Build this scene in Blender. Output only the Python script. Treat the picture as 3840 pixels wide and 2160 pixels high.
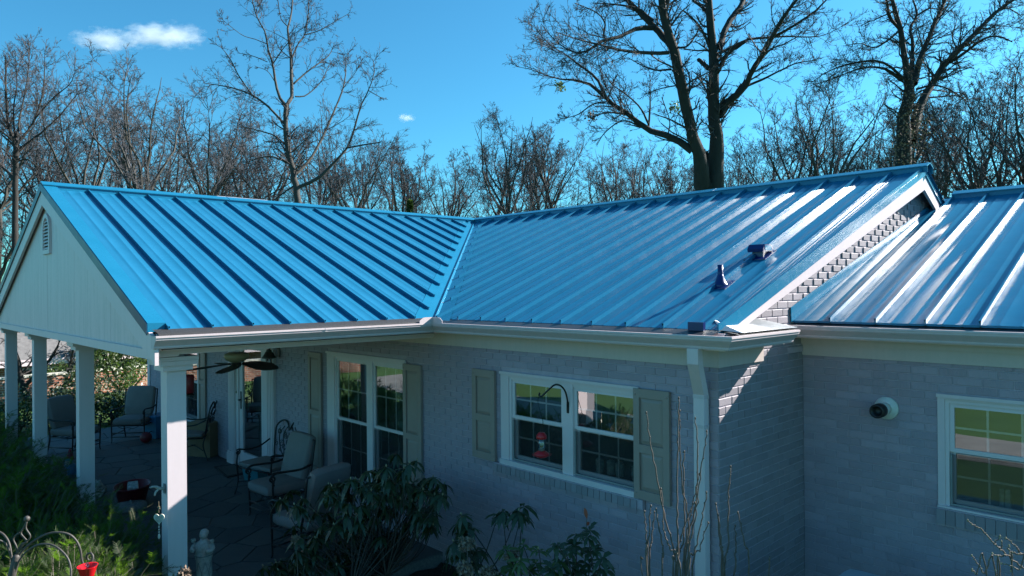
import bpy, math, random
import numpy as np
from mathutils import Matrix, Vector

for _o in list(bpy.data.objects):
    bpy.data.objects.remove(_o)
SC = bpy.context.scene
COL = SC.collection
H = 3.2                                   # camera height over the lawn; all heights below are given from the camera
rng = np.random.default_rng(7)
random.seed(7)

# ---------------------------------------------------------------- camera
FPX, YAW, PIT, ROL = 2606.3, 43.805, 0.106, -0.489
_a, _b, _c = (math.radians(v) for v in (YAW, PIT, ROL))
_f = np.array([-math.cos(_a), math.sin(_a), 0.0]); _r = np.array([math.sin(_a), math.cos(_a), 0.0]); _u = np.array([0, 0, 1.0])
CF = _f * math.cos(_b) + _u * math.sin(_b); _u2 = -_f * math.sin(_b) + _u * math.cos(_b)
CR = _r * math.cos(_c) + _u2 * math.sin(_c); CU = -_r * math.sin(_c) + _u2 * math.cos(_c)
cam = bpy.data.cameras.new("camera"); cam.sensor_width = 36; cam.lens = 36 * FPX / 3840
cam.clip_start = 0.05; cam.clip_end = 6000
camo = bpy.data.objects.new("camera", cam); COL.objects.link(camo)
camo.matrix_world = Matrix(((CR[0], CU[0], -CF[0], 0), (CR[1], CU[1], -CF[1], 0), (CR[2], CU[2], -CF[2], H), (0, 0, 0, 1)))
SC.camera = camo

# ---------------------------------------------------------------- sky and sun
SUN = np.array([0.381, 1.0, 0.61]); SUN /= np.linalg.norm(SUN)
SUN_EL = math.asin(SUN[2]); SUN_AZ = math.atan2(SUN[0], SUN[1])
W = bpy.data.worlds.new("World"); SC.world = W; W.use_nodes = True
nt = W.node_tree; bgn = nt.nodes["Background"]
sky = nt.nodes.new("ShaderNodeTexSky"); sky.sky_type = 'NISHITA'; sky.sun_disc = False
sky.sun_elevation = SUN_EL; sky.sun_rotation = SUN_AZ
sky.altitude = 200; sky.air_density = 1.0; sky.dust_density = 0.5; sky.ozone_density = 1.0
tint = nt.nodes.new("ShaderNodeMix"); tint.data_type = 'RGBA'; tint.blend_type = 'MULTIPLY'
tint.inputs[0].default_value = 1.0; tint.inputs[7].default_value = (0.375, 1.15, 1.42, 1)
nt.links.new(sky.outputs[0], tint.inputs[6]); nt.links.new(tint.outputs[2], bgn.inputs[0])
bgn.inputs[1].default_value = 0.052
sl = bpy.data.lights.new("sun", 'SUN'); sl.energy = 5.0; sl.angle = math.radians(0.53); sl.color = (1.0, 0.965, 0.915)
slo = bpy.data.objects.new("sun", sl); COL.objects.link(slo)
slo.location = (10, 30, 25)
slo.rotation_euler = Vector(-SUN).to_track_quat('-Z', 'Y').to_euler()
vs = SC.view_settings; vs.view_transform = 'Standard'; vs.look = 'None'; vs.gamma = 1; vs.exposure = 1.45; vs.use_curve_mapping = False
SC.render.engine = 'CYCLES'
SC.cycles.max_bounces = 8; SC.cycles.diffuse_bounces = 4; SC.cycles.glossy_bounces = 4; SC.cycles.transparent_max_bounces = 16
SC.cycles.volume_bounces = 3; SC.cycles.sample_clamp_indirect = 6

# ---------------------------------------------------------------- pixel helpers (to place things in the world)
def ray(x, y):
    return CF + (x - 1920) / FPX * CR - (y - 1080) / FPX * CU
def onY(x, y, Y):
    d = ray(x, y); return d * (Y / d[1])
def onX(x, y, X):
    d = ray(x, y); return d * (X / d[0])
def onZ(x, y, Z):
    d = ray(x, y); return d * (Z / d[2])
def atD(x, y, D):
    return ray(x, y) * D
def project(P):
    P = np.asarray(P, float); d = P @ CF
    return 1920 + FPX * (P @ CR) / d, 1080 - FPX * (P @ CU) / d, d

# ---------------------------------------------------------------- mesh builder
class MB:
    def __init__(s):
        s.v = []; s.f = []; s.n = 0
    def add(s, v, f):
        v = np.asarray(v, float).reshape(-1, 3); s.v.append(v)
        n = s.n; s.f.extend([tuple(int(i) + n for i in q) for q in f]); s.n += len(v); return s
    def box(s, x0, x1, y0, y1, z0, z1):
        v = [(x, y, z) for z in (z0, z1) for y in (y0, y1) for x in (x0, x1)]
        return s.add(v, [(0, 2, 3, 1), (4, 5, 7, 6), (0, 1, 5, 4), (2, 6, 7, 3), (0, 4, 6, 2), (1, 3, 7, 5)])
    def hexa(s, a, b):                                     # two quads a, b (4 points each) joined
        return s.add(list(a) + list(b), [(3, 2, 1, 0), (4, 5, 6, 7), (0, 1, 5, 4), (1, 2, 6, 5), (2, 3, 7, 6), (3, 0, 4, 7)])
    def prism(s, poly, off):                               # polygon of 3D points extruded by a vector
        p = np.asarray(poly, float); q = p + np.asarray(off, float); n = len(p)
        return s.add(np.vstack([p, q]), [tuple(range(n))[::-1], tuple(range(n, 2 * n))] + [(i, (i + 1) % n, n + (i + 1) % n, n + i) for i in range(n)])
    def tube(s, pts, r, n=8, cap=True):
        pts = np.asarray(pts, float); m = len(pts); r = np.atleast_1d(np.asarray(r, float)); r = np.interp(np.linspace(0, 1, m), np.linspace(0, 1, len(r)), r) if len(r) > 1 else np.full(m, r[0])
        t = np.gradient(pts, axis=0); t /= np.linalg.norm(t, axis=1)[:, None] + 1e-12
        u = np.cross(t[0], (0, 0, 1.0));
        if np.linalg.norm(u) < 1e-3: u = np.cross(t[0], (0, 1.0, 0))
        u /= np.linalg.norm(u); V = []
        a = np.arange(n) * 2 * math.pi / n
        for i in range(m):
            u = u - t[i] * (u @ t[i]); u /= np.linalg.norm(u) + 1e-12
            w = np.cross(t[i], u); V.append(pts[i] + r[i] * (np.cos(a)[:, None] * u + np.sin(a)[:, None] * w))
        F = [(i * n + j, i * n + (j + 1) % n, (i + 1) * n + (j + 1) % n, (i + 1) * n + j) for i in range(m - 1) for j in range(n)]
        if cap: F += [tuple(range(n))[::-1], tuple(range((m - 1) * n, m * n))]
        return s.add(np.vstack(V), F)
    def lathe(s, prof, c=(0, 0, 0), n=16, R=None):         # profile of (radius, height)
        a = np.arange(n) * 2 * math.pi / n; V = []
        for r, z in prof: V += [(r * math.cos(q), r * math.sin(q), z) for q in a]
        V = np.array(V)
        if R is not None: V = V @ np.asarray(R).T
        V = V + np.asarray(c); m = len(prof)
        F = [(i * n + j, i * n + (j + 1) % n, (i + 1) * n + (j + 1) % n, (i + 1) * n + j) for i in range(m - 1) for j in range(n)]
        F += [tuple(range(n))[::-1], tuple(range((m - 1) * n, m * n))]
        return s.add(V, F)
    def rbox(s, c, size, rad, n=4, M=None, puff=0.0):      # rounded box, centre c
        hx = np.asarray(size, float) / 2; V = []; F = []; k = 0
        lin = np.linspace(-1, 1, 2 * n + 1)
        for ax in range(3):
            for sg in (-1, 1):
                A, B = [(1, 2), (2, 0), (0, 1)][ax]
                base = k
                for i in lin:
                    for j in lin:
                        p = np.zeros(3); p[ax] = sg; p[A] = i; p[B] = j
                        q = p * hx; inner = np.clip(q, -(hx - rad), hx - rad); d = q - inner; L = np.linalg.norm(d)
                        w = inner + (d / L * rad if L > 1e-9 else 0)
                        if puff: w = w * (1 + puff * (np.cos(p * math.pi / 2).sum() - 1) * 0.5 * (np.abs(p) > .99))
                        V.append(w); k += 1
                m = 2 * n + 1
                for i in range(m - 1):
                    for j in range(m - 1):
                        q = (base + i * m + j, base + (i + 1) * m + j, base + (i + 1) * m + j + 1, base + i * m + j + 1)
                        F.append(q if sg > 0 else q[::-1])
        V = np.array(V)
        if M is not None: V = V @ np.asarray(M).T
        return s.add(V + np.asarray(c), F)
    def arrays(s):
        return np.vstack(s.v) if s.v else np.zeros((0, 3)), s.f
    def mesh(s, name, mat=None, smooth=False, off=(0, 0, 0)):
        v, f = s.arrays(); me = bpy.data.meshes.new(name)
        me.from_pydata((v + np.asarray(off)).tolist(), [], f)
        if mat: me.materials.append(mat)
        if smooth: me.polygons.foreach_set("use_smooth", [True] * len(me.polygons))
        me.update(); return me

BASE = {}
def link(o, parent=None, loc=None):
    COL.objects.link(o)
    if parent is not None: o.parent = parent
    if loc is not None: o.location = loc
    return o
def root_base(o):
    while o.parent is not None: o = o.parent
    return BASE.get(o.name, np.zeros(3))
def tag(o, label=None, cat=None, group=None, kind=None):
    if label: o["label"] = label
    if cat: o["category"] = cat
    if group: o["group"] = group
    if kind: o["kind"] = kind
    return o
def thing(name, label, cat, loc=(0, 0, 0), rz=0.0, group=None):
    """An Empty at the thing's base (camera-based heights) that parents its parts."""
    o = bpy.data.objects.new(name, None); o.empty_display_size = .2; COL.objects.link(o)
    w = np.array(loc, float) + (0, 0, H); o.location = w; o.rotation_euler = (0, 0, rz); BASE[o.name] = w
    return tag(o, label, cat, group)
def build(mb, name, mat, parent=None, smooth=False, local=False):
    """Links the collected shapes as one mesh object; world-built parts are shifted to their thing's base."""
    off = np.zeros(3) if local else np.array([0, 0, H]) - (root_base(parent) if parent is not None else 0)
    me = mb.mesh(name, mat, smooth, off)
    o = bpy.data.objects.new(name, me); link(o, parent); return o
def fast_mesh(name, V, F, mat, smooth=False):
    """V (n,3), F (m,k) with k = 3 or 4."""
    V = np.ascontiguousarray(V, dtype=np.float32); F = np.ascontiguousarray(F, dtype=np.int32); k = F.shape[1]
    me = bpy.data.meshes.new(name); me.vertices.add(len(V)); me.vertices.foreach_set("co", V.ravel())
    me.loops.add(F.size); me.loops.foreach_set("vertex_index", F.ravel())
    me.polygons.add(len(F)); me.polygons.foreach_set("loop_start", np.arange(0, F.size, k, dtype=np.int32))
    try: me.polygons.foreach_set("loop_total", np.full(len(F), k, dtype=np.int32))
    except Exception: pass
    me.polygons.foreach_set("use_smooth", np.full(len(F), bool(smooth)))
    me.materials.append(mat); me.update(calc_edges=True); return me
def copy_tree(o, parent=None):
    c = o.copy(); COL.objects.link(c); c.parent = parent
    for ch in list(o.children): copy_tree(ch, c)
    return c

# ---------------------------------------------------------------- materials
class N:
    def __init__(s, name):
        s.m = bpy.data.materials.new(name); s.m.use_nodes = True; s.t = s.m.node_tree; s.b = s.t.nodes["Principled BSDF"]
        s.co = s.t.nodes.new("ShaderNodeTexCoord"); s.geo = s.t.nodes.new("ShaderNodeNewGeometry")
        s.oi = s.t.nodes.new("ShaderNodeObjectInfo")
    def set(s, k, v): s.b.inputs[k].default_value = v; return s
    def node(s, ty, **kw):
        n = s.t.nodes.new(ty)
        for k, v in kw.items(): setattr(n, k, v)
        return n
    def lk(s, a, b): s.t.links.new(a, b)
    def map(s, scale=(1, 1, 1), src=None, rot=(0, 0, 0)):
        m = s.node("ShaderNodeMapping"); m.inputs["Scale"].default_value = scale; m.inputs["Rotation"].default_value = rot
        s.lk(src if src is not None else s.geo.outputs["Position"], m.inputs[0]); return m.outputs[0]
    def noise(s, scale, vec, detail=4, rough=.6):
        n = s.node("ShaderNodeTexNoise"); n.inputs["Scale"].default_value = scale; n.inputs["Detail"].default_value = detail
        n.inputs["Roughness"].default_value = rough; s.lk(vec, n.inputs["Vector"]); return n.outputs["Fac"]
    def ramp(s, fac, stops):
        r = s.node("ShaderNodeValToRGB"); e = r.color_ramp.elements
        while len(e) < len(stops): e.new(.5)
        for i, (p, c) in enumerate(stops): e[i].position = p; e[i].color = (*c, 1) if len(c) == 3 else c
        s.lk(fac, r.inputs[0]); return r.outputs[0]
    def mix(s, fac, a, b, mode='MIX'):
        m = s.node("ShaderNodeMix", data_type='RGBA', blend_type=mode)
        for sock, v in ((m.inputs[0], fac), (m.inputs[6], a), (m.inputs[7], b)):
            if isinstance(v, (int, float)): sock.default_value = v
            elif isinstance(v, tuple): sock.default_value = (*v, 1) if len(v) == 3 else v
            else: s.lk(v, sock)
        return m.outputs[2]
    def math(s, op, a, b=0.0):
        m = s.node("ShaderNodeMath", operation=op)
        for sock, v in ((m.inputs[0], a), (m.inputs[1], b)):
            if isinstance(v, (int, float)): sock.default_value = v
            else: s.lk(v, sock)
        return m.outputs[0]
    def bump(s, h, strength=.3, dist=.01):
        b = s.node("ShaderNodeBump"); b.inputs["Strength"].default_value = strength; b.inputs["Distance"].default_value = dist
        s.lk(h, b.inputs["Height"]); s.lk(b.outputs[0], s.b.inputs["Normal"]); return s
    def col(s, c): s.lk(c, s.b.inputs["Base Color"]); return s
    def rough(s, r):
        if isinstance(r, (int, float)): s.b.inputs["Roughness"].default_value = r
        else: s.lk(r, s.b.inputs["Roughness"])
        return s

def m_simple(name, c, rough=.6, var=.12, scale=6.0, bump=0.0, bscale=60, metal=0, spec=.5):
    n = N(name); v = n.map()
    f = n.noise(scale, v, 5, .65)
    lo = tuple(x * (1 - var) for x in c); hi = tuple(min(1, x * (1 + var)) for x in c)
    n.col(n.ramp(f, [(.3, lo), (.7, hi)])); n.rough(rough); n.set("Metallic", metal); n.set("Specular IOR Level", spec)
    if bump: n.bump(n.noise(bscale, v, 3, .6), bump, .004)
    return n.m

M = {}
def roof_paint(name, c, rough):
    """Painted steel: base blue, faint dust and scuffs, slightly uneven gloss."""
    n = N(name); v = n.map()
    dust = n.noise(3.2, v, 6, .7); fine = n.noise(45, v, 4, .7)
    base = n.ramp(dust, [(.25, tuple(x * .93 for x in c)), (.75, tuple(min(1, x * 1.05 + .004) for x in c))])
    scuff = n.ramp(n.noise(9, n.map((1, 1, 4)), 8, .85), [(.70, (0, 0, 0)), (.80, (.22, .22, .22))])
    n.col(n.mix(scuff, base, (.30, .45, .58)))
    n.rough(n.ramp(n.noise(5, v, 5, .7), [(.25, (rough - .05,) * 3), (.8, (rough + .07,) * 3)]))
    n.set("Specular IOR Level", .26); n.set("Coat Weight", .0); n.set("Coat Roughness", .15)
    n.bump(n.math('ADD', fine, n.math('MULTIPLY', n.noise(1.4, v, 1, .4), 2.0)), .022, .004)
    return n.m
M['roof'] = roof_paint("blue_roof_paint", (.012, .145, .268), .22)
M['roof_trim'] = roof_paint("blue_trim_paint", (.009, .160, .285), .26)
M['roof_dark'] = roof_paint("dark_blue_trim_paint", (.010, .05, .11), .4)
M['vent_blue'] = m_simple("vent_blue_paint", (.004, .018, .11), .3, .1)
def white_paint(name, c, dirt=.25, vert=True):
    n = N(name); v = n.map()
    st = n.noise(2.0, n.map((9, 9, .7) if vert else (2, 2, 2)), 6, .65)
    sp = n.noise(26, v, 5, .75)
    d = n.ramp(n.math('MULTIPLY', st, n.math('ADD', sp, .55)), [(.42, (0, 0, 0)), (.78, (dirt,) * 3)])
    n.col(n.mix(d, c, (.30, .30, .27))); n.rough(.5)
    n.bump(n.noise(70, v, 4, .6), .10, .003); return n.m
M['white'] = white_paint("white_trim_paint", (.68, .555, .565), .12)
M['gable'] = white_paint("gable_siding_paint", (.70, .555, .56), .36)
M['cream'] = white_paint("cream_frieze_paint", (.56, .455, .42), .20)
M['gutter'] = white_paint("gutter_enamel", (.58, .475, .485), .20)
M['vinyl'] = m_simple("white_vinyl", (.67, .575, .59), .35, .04)
M['column'] = white_paint("column_paint", (.64, .545, .56), .10)
M['shutter'] = m_simple("sage_shutter_paint", (.31, .235, .205), .5, .06, 4, .08, 90)
M['screen_frame'] = m_simple("grey_screen_frame", (.22, .23, .23), .5)
M['galv'] = m_simple('bare_sheet_metal', (.46, .48, .50), .33, .12, 7, .1, 30, .55)
M['guard'] = m_simple("gutter_guard_mesh", (.034, .031, .030), .6, .75, 260, .6, 260)
M['guard_dark'] = m_simple("dark_gutter_guard", (.016, .019, .024), .45, .4, 90)
def brick_mat(name, c, groove=True):
    n = N(name); v = n.map()
    f = n.noise(4.5, v, 6, .7); sp = n.noise(60, v, 5, .75)
    tone = n.math('ADD', n.math('MULTIPLY', n.oi.outputs["Random"], .5), n.math('MULTIPLY', f, .5))
    base = n.ramp(tone, [(.2, tuple(x * .84 for x in c)), (.8, tuple(x * 1.08 for x in c))])
    pit = n.ramp(n.noise(75, v, 3, .8), [(.70, (0, 0, 0)), (.77, (.7, .7, .7))])
    base = n.mix(pit, base, (.07, .07, .075))
    stain = n.ramp(n.noise(1.1, n.map((1, 1, .45)), 6, .6), [(.50, (0, 0, 0)), (.80, (.45, .45, .45))])
    n.col(n.mix(stain, base, (.17, .165, .15))); n.rough(.62)
    h = sp
    if groove:
        w = n.node("ShaderNodeTexWave", wave_type='BANDS', bands_direction='X'); w.inputs["Scale"].default_value = 27.0
        w.inputs["Distortion"].default_value = 1.1; w.inputs["Detail"].default_value = 2; w.inputs["Detail Scale"].default_value = 2.5
        n.lk(n.map((1, 1, .15)), w.inputs["Vector"])
        patch = n.ramp(n.noise(7, v, 3, .6), [(.40, (.15,) * 3), (.60, (1, 1, 1))])
        h = n.math('ADD', n.math('MULTIPLY', n.math('MULTIPLY', w.outputs["Fac"], 1.5), patch), sp)
    n.bump(h, .45, .003); return n.m
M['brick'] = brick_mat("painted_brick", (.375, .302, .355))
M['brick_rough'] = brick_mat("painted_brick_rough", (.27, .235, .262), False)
M['mortar'] = m_simple("painted_mortar", (.42, .345, .395), .7, .12, 12, .5, 120)
def glass_mat(name, refl, tintc):
    n = N(name); t = n.t
    tr = n.node("ShaderNodeBsdfTransparent"); tr.inputs[0].default_value = (*tintc, 1)
    gl = n.node("ShaderNodeBsdfGlossy"); gl.inputs["Roughness"].default_value = .008; gl.inputs[0].default_value = (.93, .97, 1, 1)
    lw = n.node("ShaderNodeFresnel"); lw.inputs[0].default_value = 1.5
    fac = n.math('ADD', n.math('MULTIPLY', lw.outputs[0], 1.6), refl)
    wob = n.node("ShaderNodeBump"); wob.inputs["Strength"].default_value = .03; wob.inputs["Distance"].default_value = .01
    n.lk(n.noise(2.2, n.map(), 2, .4), wob.inputs["Height"]); n.lk(wob.outputs[0], gl.inputs["Normal"])
    mx = n.node("ShaderNodeMixShader"); n.lk(fac, mx.inputs[0]); n.lk(tr.outputs[0], mx.inputs[1]); n.lk(gl.outputs[0], mx.inputs[2])
    n.lk(mx.outputs[0], t.nodes["Material Output"].inputs[0]); return n.m
M['glass'] = glass_mat("window_glass", .19, (.84, .88, .86))
M['clear'] = glass_mat("clear_plastic", .05, (.85, .87, .88))
def screen_mat():
    n = N("insect_screen"); tr = n.node("ShaderNodeBsdfTransparent"); df = n.node("ShaderNodeBsdfDiffuse"); df.inputs[0].default_value = (.045, .046, .048, 1)
    mx = n.node("ShaderNodeMixShader"); mx.inputs[0].default_value = .42
    n.lk(tr.outputs[0], mx.inputs[1]); n.lk(df.outputs[0], mx.inputs[2]); n.lk(mx.outputs[0], n.t.nodes["Material Output"].inputs[0]); return n.m
M['screen'] = screen_mat()
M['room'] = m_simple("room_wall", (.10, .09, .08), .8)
M['iron'] = m_simple("dark_cast_metal", (.022, .022, .024), .42, .3, 30, .15, 120, .3)
M['iron_brown'] = m_simple("weathered_iron", (.06, .052, .045), .6, .35, 40, .3, 120)
M['cushion'] = m_simple("beige_cushion", (.22, .185, .175), .85, .07, 5, .25, 260)
M['bronze'] = m_simple("bronze_lamp", (.035, .026, .02), .5)
M['amber'] = m_simple("frosted_amber_glass", (.30, .25, .16), .35, .05)
M['fanblade'] = m_simple("dark_fan_blade", (.018, .015, .013), .5, .3, 20)
M['red'] = m_simple("red_plastic", (.50, .012, .018), .3, .08)
M['redglass'] = m_simple("red_glass", (.55, .01, .015), .08, .05)
M['darkred'] = m_simple("dark_red_plastic", (.17, .012, .02), .45)
M['teal'] = m_simple("teal_plastic", (.03, .20, .24), .45)
M['blue'] = m_simple("blue_plastic", (.02, .16, .30), .4)
M['stone'] = m_simple("carved_stone", (.36, .34, .31), .8, .3, 30, .5, 90)
M['greystone'] = m_simple("grey_statue_stone", (.20, .20, .20), .85, .3, 24, .5, 90)
M['wood_white'] = m_simple("whitewashed_wood", (.62, .58, .48), .7, .2, 20)
M['ink'] = m_simple("dark_ink", (.05, .045, .04), .8)
M['card'] = m_simple("brown_cardboard", (.24, .15, .085), .8, .12, 5)
M['mat'] = m_simple("black_door_mat", (.02, .018, .016), .95, .4, 80, .6, 200)
M['paper'] = m_simple("printed_paper", (.45, .47, .46), .6, .5, 22)
M['pvc'] = m_simple("white_pvc", (.70, .70, .66), .4, .1, 14)
M['black'] = m_simple("black_rubber", (.012, .012, .013), .45)
M['grey_cover'] = m_simple("grey_metal_cabinet", (.30, .36, .40), .45, .06)
def flag_mat():
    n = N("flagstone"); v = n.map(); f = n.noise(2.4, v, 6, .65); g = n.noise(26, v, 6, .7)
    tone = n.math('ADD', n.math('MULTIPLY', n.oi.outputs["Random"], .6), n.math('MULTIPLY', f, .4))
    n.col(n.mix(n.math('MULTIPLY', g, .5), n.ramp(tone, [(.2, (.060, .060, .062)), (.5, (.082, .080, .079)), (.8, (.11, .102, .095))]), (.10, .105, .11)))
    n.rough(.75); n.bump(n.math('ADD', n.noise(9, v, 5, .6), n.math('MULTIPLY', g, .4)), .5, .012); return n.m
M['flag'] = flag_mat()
M['joint'] = m_simple("patio_joint", (.14, .14, .135), .9, .3, 30, .4)
def grass_mat():
    n = N("lawn_grass"); v = n.map(); f = n.noise(.35, v, 6, .65); g = n.noise(9, v, 6, .8); d = n.noise(.12, v, 3, .5)
    base = n.ramp(f, [(.25, (.030, .090, .010)), (.5, (.046, .128, .013)), (.75, (.064, .138, .018))])
    base = n.mix(n.ramp(d, [(.56, (0, 0, 0)), (.80, (.75, .75, .75))]), base, (.225, .18, .09))
    n.col(n.mix(n.math('MULTIPLY', g, .6), base, (.03, .05, .012))); n.rough(.9); n.bump(g, .9, .03); return n.m
M['grass'] = grass_mat()
M['concrete'] = m_simple('pale_concrete', (.22, .205, .185), .85, .18, 1.5, .3, 40)
M['mulch'] = m_simple("bark_mulch", (.035, .024, .018), .95, .6, 40, .9, 60)
def bark(name, c, sc=1.0):
    n = N(name); v = n.map((1, 1, .22)); f = n.noise(9 * sc, v, 7, .75); g = n.noise(1.6, n.map(), 4, .6)
    b = n.ramp(f, [(.3, tuple(x * .5 for x in c)), (.55, c), (.8, tuple(min(1, x * 1.5) for x in c))])
    n.col(n.mix(n.math('MULTIPLY', g, .5), b, (c[0] * .8, c[1] * .95, c[2] * .75))); n.rough(.9); n.bump(f, .9, .03); return n.m
M['bark'] = bark("dark_bark", (.026, .022, .020)); M['bark2'] = bark("grey_bark", (.060, .053, .048)); M['twig'] = m_simple("twig_bark", (.050, .041, .040), .85, .3, 3)
M['twig_far'] = m_simple("far_twig_bark", (.060, .060, .068), .85, .25, .4); M['stem'] = m_simple("shrub_stem", (.11, .085, .068), .75, .35, 30)
def leaf_mat(name, c, rough=.4, var=.35, sub=.0, scale=4.0):
    n = N(name); v = n.map(); f = n.noise(scale, v, 4, .7); g = n.noise(23, v, 3, .6)
    a = n.ramp(f, [(.25, tuple(x * (1 - var) for x in c)), (.75, tuple(x * (1 + var) for x in c))])
    n.col(n.mix(n.math('MULTIPLY', g, .35), a, (c[0] * 1.6, c[1] * 1.15, c[2] * .8))); n.rough(rough)
    if sub:
        td = n.node("ShaderNodeBsdfTranslucent"); td.inputs[0].default_value = (c[0] * 4.2, c[1] * 4.2, c[2] * 1.4, 1)
        mx = n.node("ShaderNodeMixShader"); mx.inputs[0].default_value = sub
        n.lk(n.b.outputs[0], mx.inputs[1]); n.lk(td.outputs[0], mx.inputs[2]); n.lk(mx.outputs[0], n.t.nodes["Material Output"].inputs[0])
    return n.m
M['rhodo'] = leaf_mat("rhododendron_leaf", (.022, .040, .016), .40, .4, .12, 5)
M['rhodo_light'] = leaf_mat("young_leaf", (.05, .085, .022), .4, .35, .2, 6)
M['yew'] = leaf_mat("yew_needles", (.026, .052, .010), .6, .45, .66, 3)
M['evergreen'] = leaf_mat("evergreen_leaf", (.05, .085, .028), .5, .5, .15, .9)
M['dry'] = m_simple("dried_flower", (.20, .14, .10), .9, .4, 30)
M['rstem'] = m_simple('dark_shrub_stem', (.045, .034, .027), .8, .3, 30)
M['bud'] = m_simple("pale_bud", (.26, .23, .14), .7, .2)
M['redleaf'] = m_simple("rust_red_leaf", (.26, .05, .02), .6, .3)
M['shingle'] = m_simple("grey_shingle_roof", (.15, .14, .135), .9, .3, 5, .6, 14)
def far_brick():
    n = N("red_brick_far"); b = n.node("ShaderNodeTexBrick"); b.inputs["Scale"].default_value = 1.0
    b.inputs["Color1"].default_value = (.30, .10, .06, 1); b.inputs["Color2"].default_value = (.38, .17, .10, 1); b.inputs["Mortar"].default_value = (.42, .36, .30, 1)
    b.inputs["Mortar Size"].default_value = .008; b.inputs["Brick Width"].default_value = .21; b.inputs["Row Height"].default_value = .07
    c = n.node("ShaderNodeCombineXYZ"); sp = n.node("ShaderNodeSeparateXYZ"); n.lk(n.geo.outputs["Position"], sp.inputs[0])
    n.lk(n.math('ADD', sp.outputs[0], sp.outputs[1]), c.inputs[0]); n.lk(sp.outputs[2], c.inputs[1]); n.lk(c.outputs[0], b.inputs["Vector"])
    n.col(b.outputs["Color"]); n.rough(.9); return n.m
M['far_brick'] = far_brick()

# ================================================================ THE SETTING: lawn, bed
F0 = -3.0                                                  # patio level below the camera
def grid_sheet(name, x0, x1, y0, y1, z, mat, n=2, amp=0.0):
    xs = np.linspace(x0, x1, n); ys = np.linspace(y0, y1, n); X, Y = np.meshgrid(xs, ys)
    Z = np.full_like(X, z) + amp * rng.standard_normal(X.shape)
    V = np.stack([X.ravel(), Y.ravel(), Z.ravel() + H], 1); i = np.arange(n * n).reshape(n, n)
    F = np.stack([i[:-1, :-1].ravel(), i[:-1, 1:].ravel(), i[1:, 1:].ravel(), i[1:, :-1].ravel()], 1)
    return link(bpy.data.objects.new(name, fast_mesh(name, V, F, mat)))
tag(grid_sheet("lawn", -900, 900, -900, 900, -H, M['grass']), "wide winter lawn around the house", kind="structure")
mb = MB(); xs_ = np.linspace(-22, 9, 40); cy_ = lambda x: -3.0 - .0045 * (x + 4) ** 2
for a_, b_ in zip(xs_[:-1], xs_[1:]): mb.add([(a_, cy_(a_) - 1.25, -H + .006), (b_, cy_(b_) - 1.25, -H + .006), (b_, cy_(b_) + 1.25, -H + .006), (a_, cy_(a_) + 1.25, -H + .006)], [(0, 1, 2, 3)])
tag(build(mb, "driveway", M['concrete']), "pale concrete drive curving across the lawn", kind="structure")
bed = grid_sheet("planting_bed", -6.28, -1.2, 2.6, 4.93, -3.12, M['mulch'], 40, .012)
tag(bed, "dark mulch bed along the house wall", kind="structure")

# ================================================================ THE HOUSE
S = .388; YR, ZR, XP = 9.09, 1.36, -10.53
YE, XE = 4.76, -6.20
RYE, RZE, RYR, SR = 6.20, -.304, 10.15, .362
YW, XC, YW2 = 4.916, -2.808, 6.444
zM = lambda y: ZR - S * abs(y - YR)
zP = lambda x: ZR - S * abs(x - XP)
zR = lambda y: RZE + SR * (RYR - RYE) - SR * abs(y - RYR)
house = thing("house", "grey painted brick house with a blue standing seam metal roof and a columned porch", "house", (-6, 6, -H))

def P3(kind, u, s, h=0.0):
    if kind == 'main': return (u, s, zM(s) + h)
    if kind == 'right': return (u, s, zR(s) + h)
    return (s, u, zP(s) + h)
def roof_panel(kind, parent, u0, u1, lo0, lo1, hi):
    w = u1 - u0; fr = [.012, .06, .12, .20, .285, .300, .335, .35, .5, .65, .665, .70, .715, .80, .88, .94, .988]
    hh = [.0014, .0007, .0003, .0001, 0, .0024, .0024, 0, -.0003, 0, .0024, .0024, 0, .0001, .0003, .0007, .0014]
    L = abs(hi - (lo0 + lo1) / 2); m = max(3, int(L / .45))
    V = []; wave = rng.standard_normal((m + 1, 3)) * .0011
    for i in range(m + 1):
        t = i / m
        for f, h in zip(fr, hh):
            lo = lo0 + (lo1 - lo0) * f
            b = wave[i, 0] * math.sin(f * math.pi) + wave[i, 1] * math.sin(2 * f * math.pi)
            V.append(P3(kind, u0 + w * f, lo + (hi - lo) * t, h + b))
    k = len(fr); F = [(i * k + j, i * k + j + 1, (i + 1) * k + j + 1, (i + 1) * k + j) for i in range(m) for j in range(k - 1)]
    if kind == 'porch': F = [q[::-1] for q in F]
    mb = MB(); mb.add(V, F)
    # turned-down front edge
    e = [np.array(V[j]) for j in range(k)]; V2 = e + [p - (0, 0, .018) for p in e]
    G = [(j, k + j, k + j + 1, j + 1) for j in range(k - 1)]
    mb.add(V2, G if kind != 'porch' else [q[::-1] for q in G])
    o = build(mb, "panel", M['roof'], parent, True); return o
def seam(kind, parent, u, lo, hi, hgt=.038, w=.006):
    mb = MB(); a = []; b = []
    for s_, dst in ((lo, a), (hi, b)):
        for du, dh in ((-w, -.004), (w, -.004), (w, hgt), (-w, hgt)): dst.append(P3(kind, u + du, s_, dh))
    mb.hexa(a, b)
    a, b = [], []
    for s_, dst in ((lo, a), (hi, b)):                      # folded cap of the seam
        for du, dh in ((-w * 1.7, hgt - .012), (w * 1.15, hgt - .012), (w * 1.15, hgt + .002), (-w * 1.7, hgt + .002)): dst.append(P3(kind, u + du, s_, dh))
    mb.hexa(a, b)
    return build(mb, "seam", M['roof'], parent)

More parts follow.
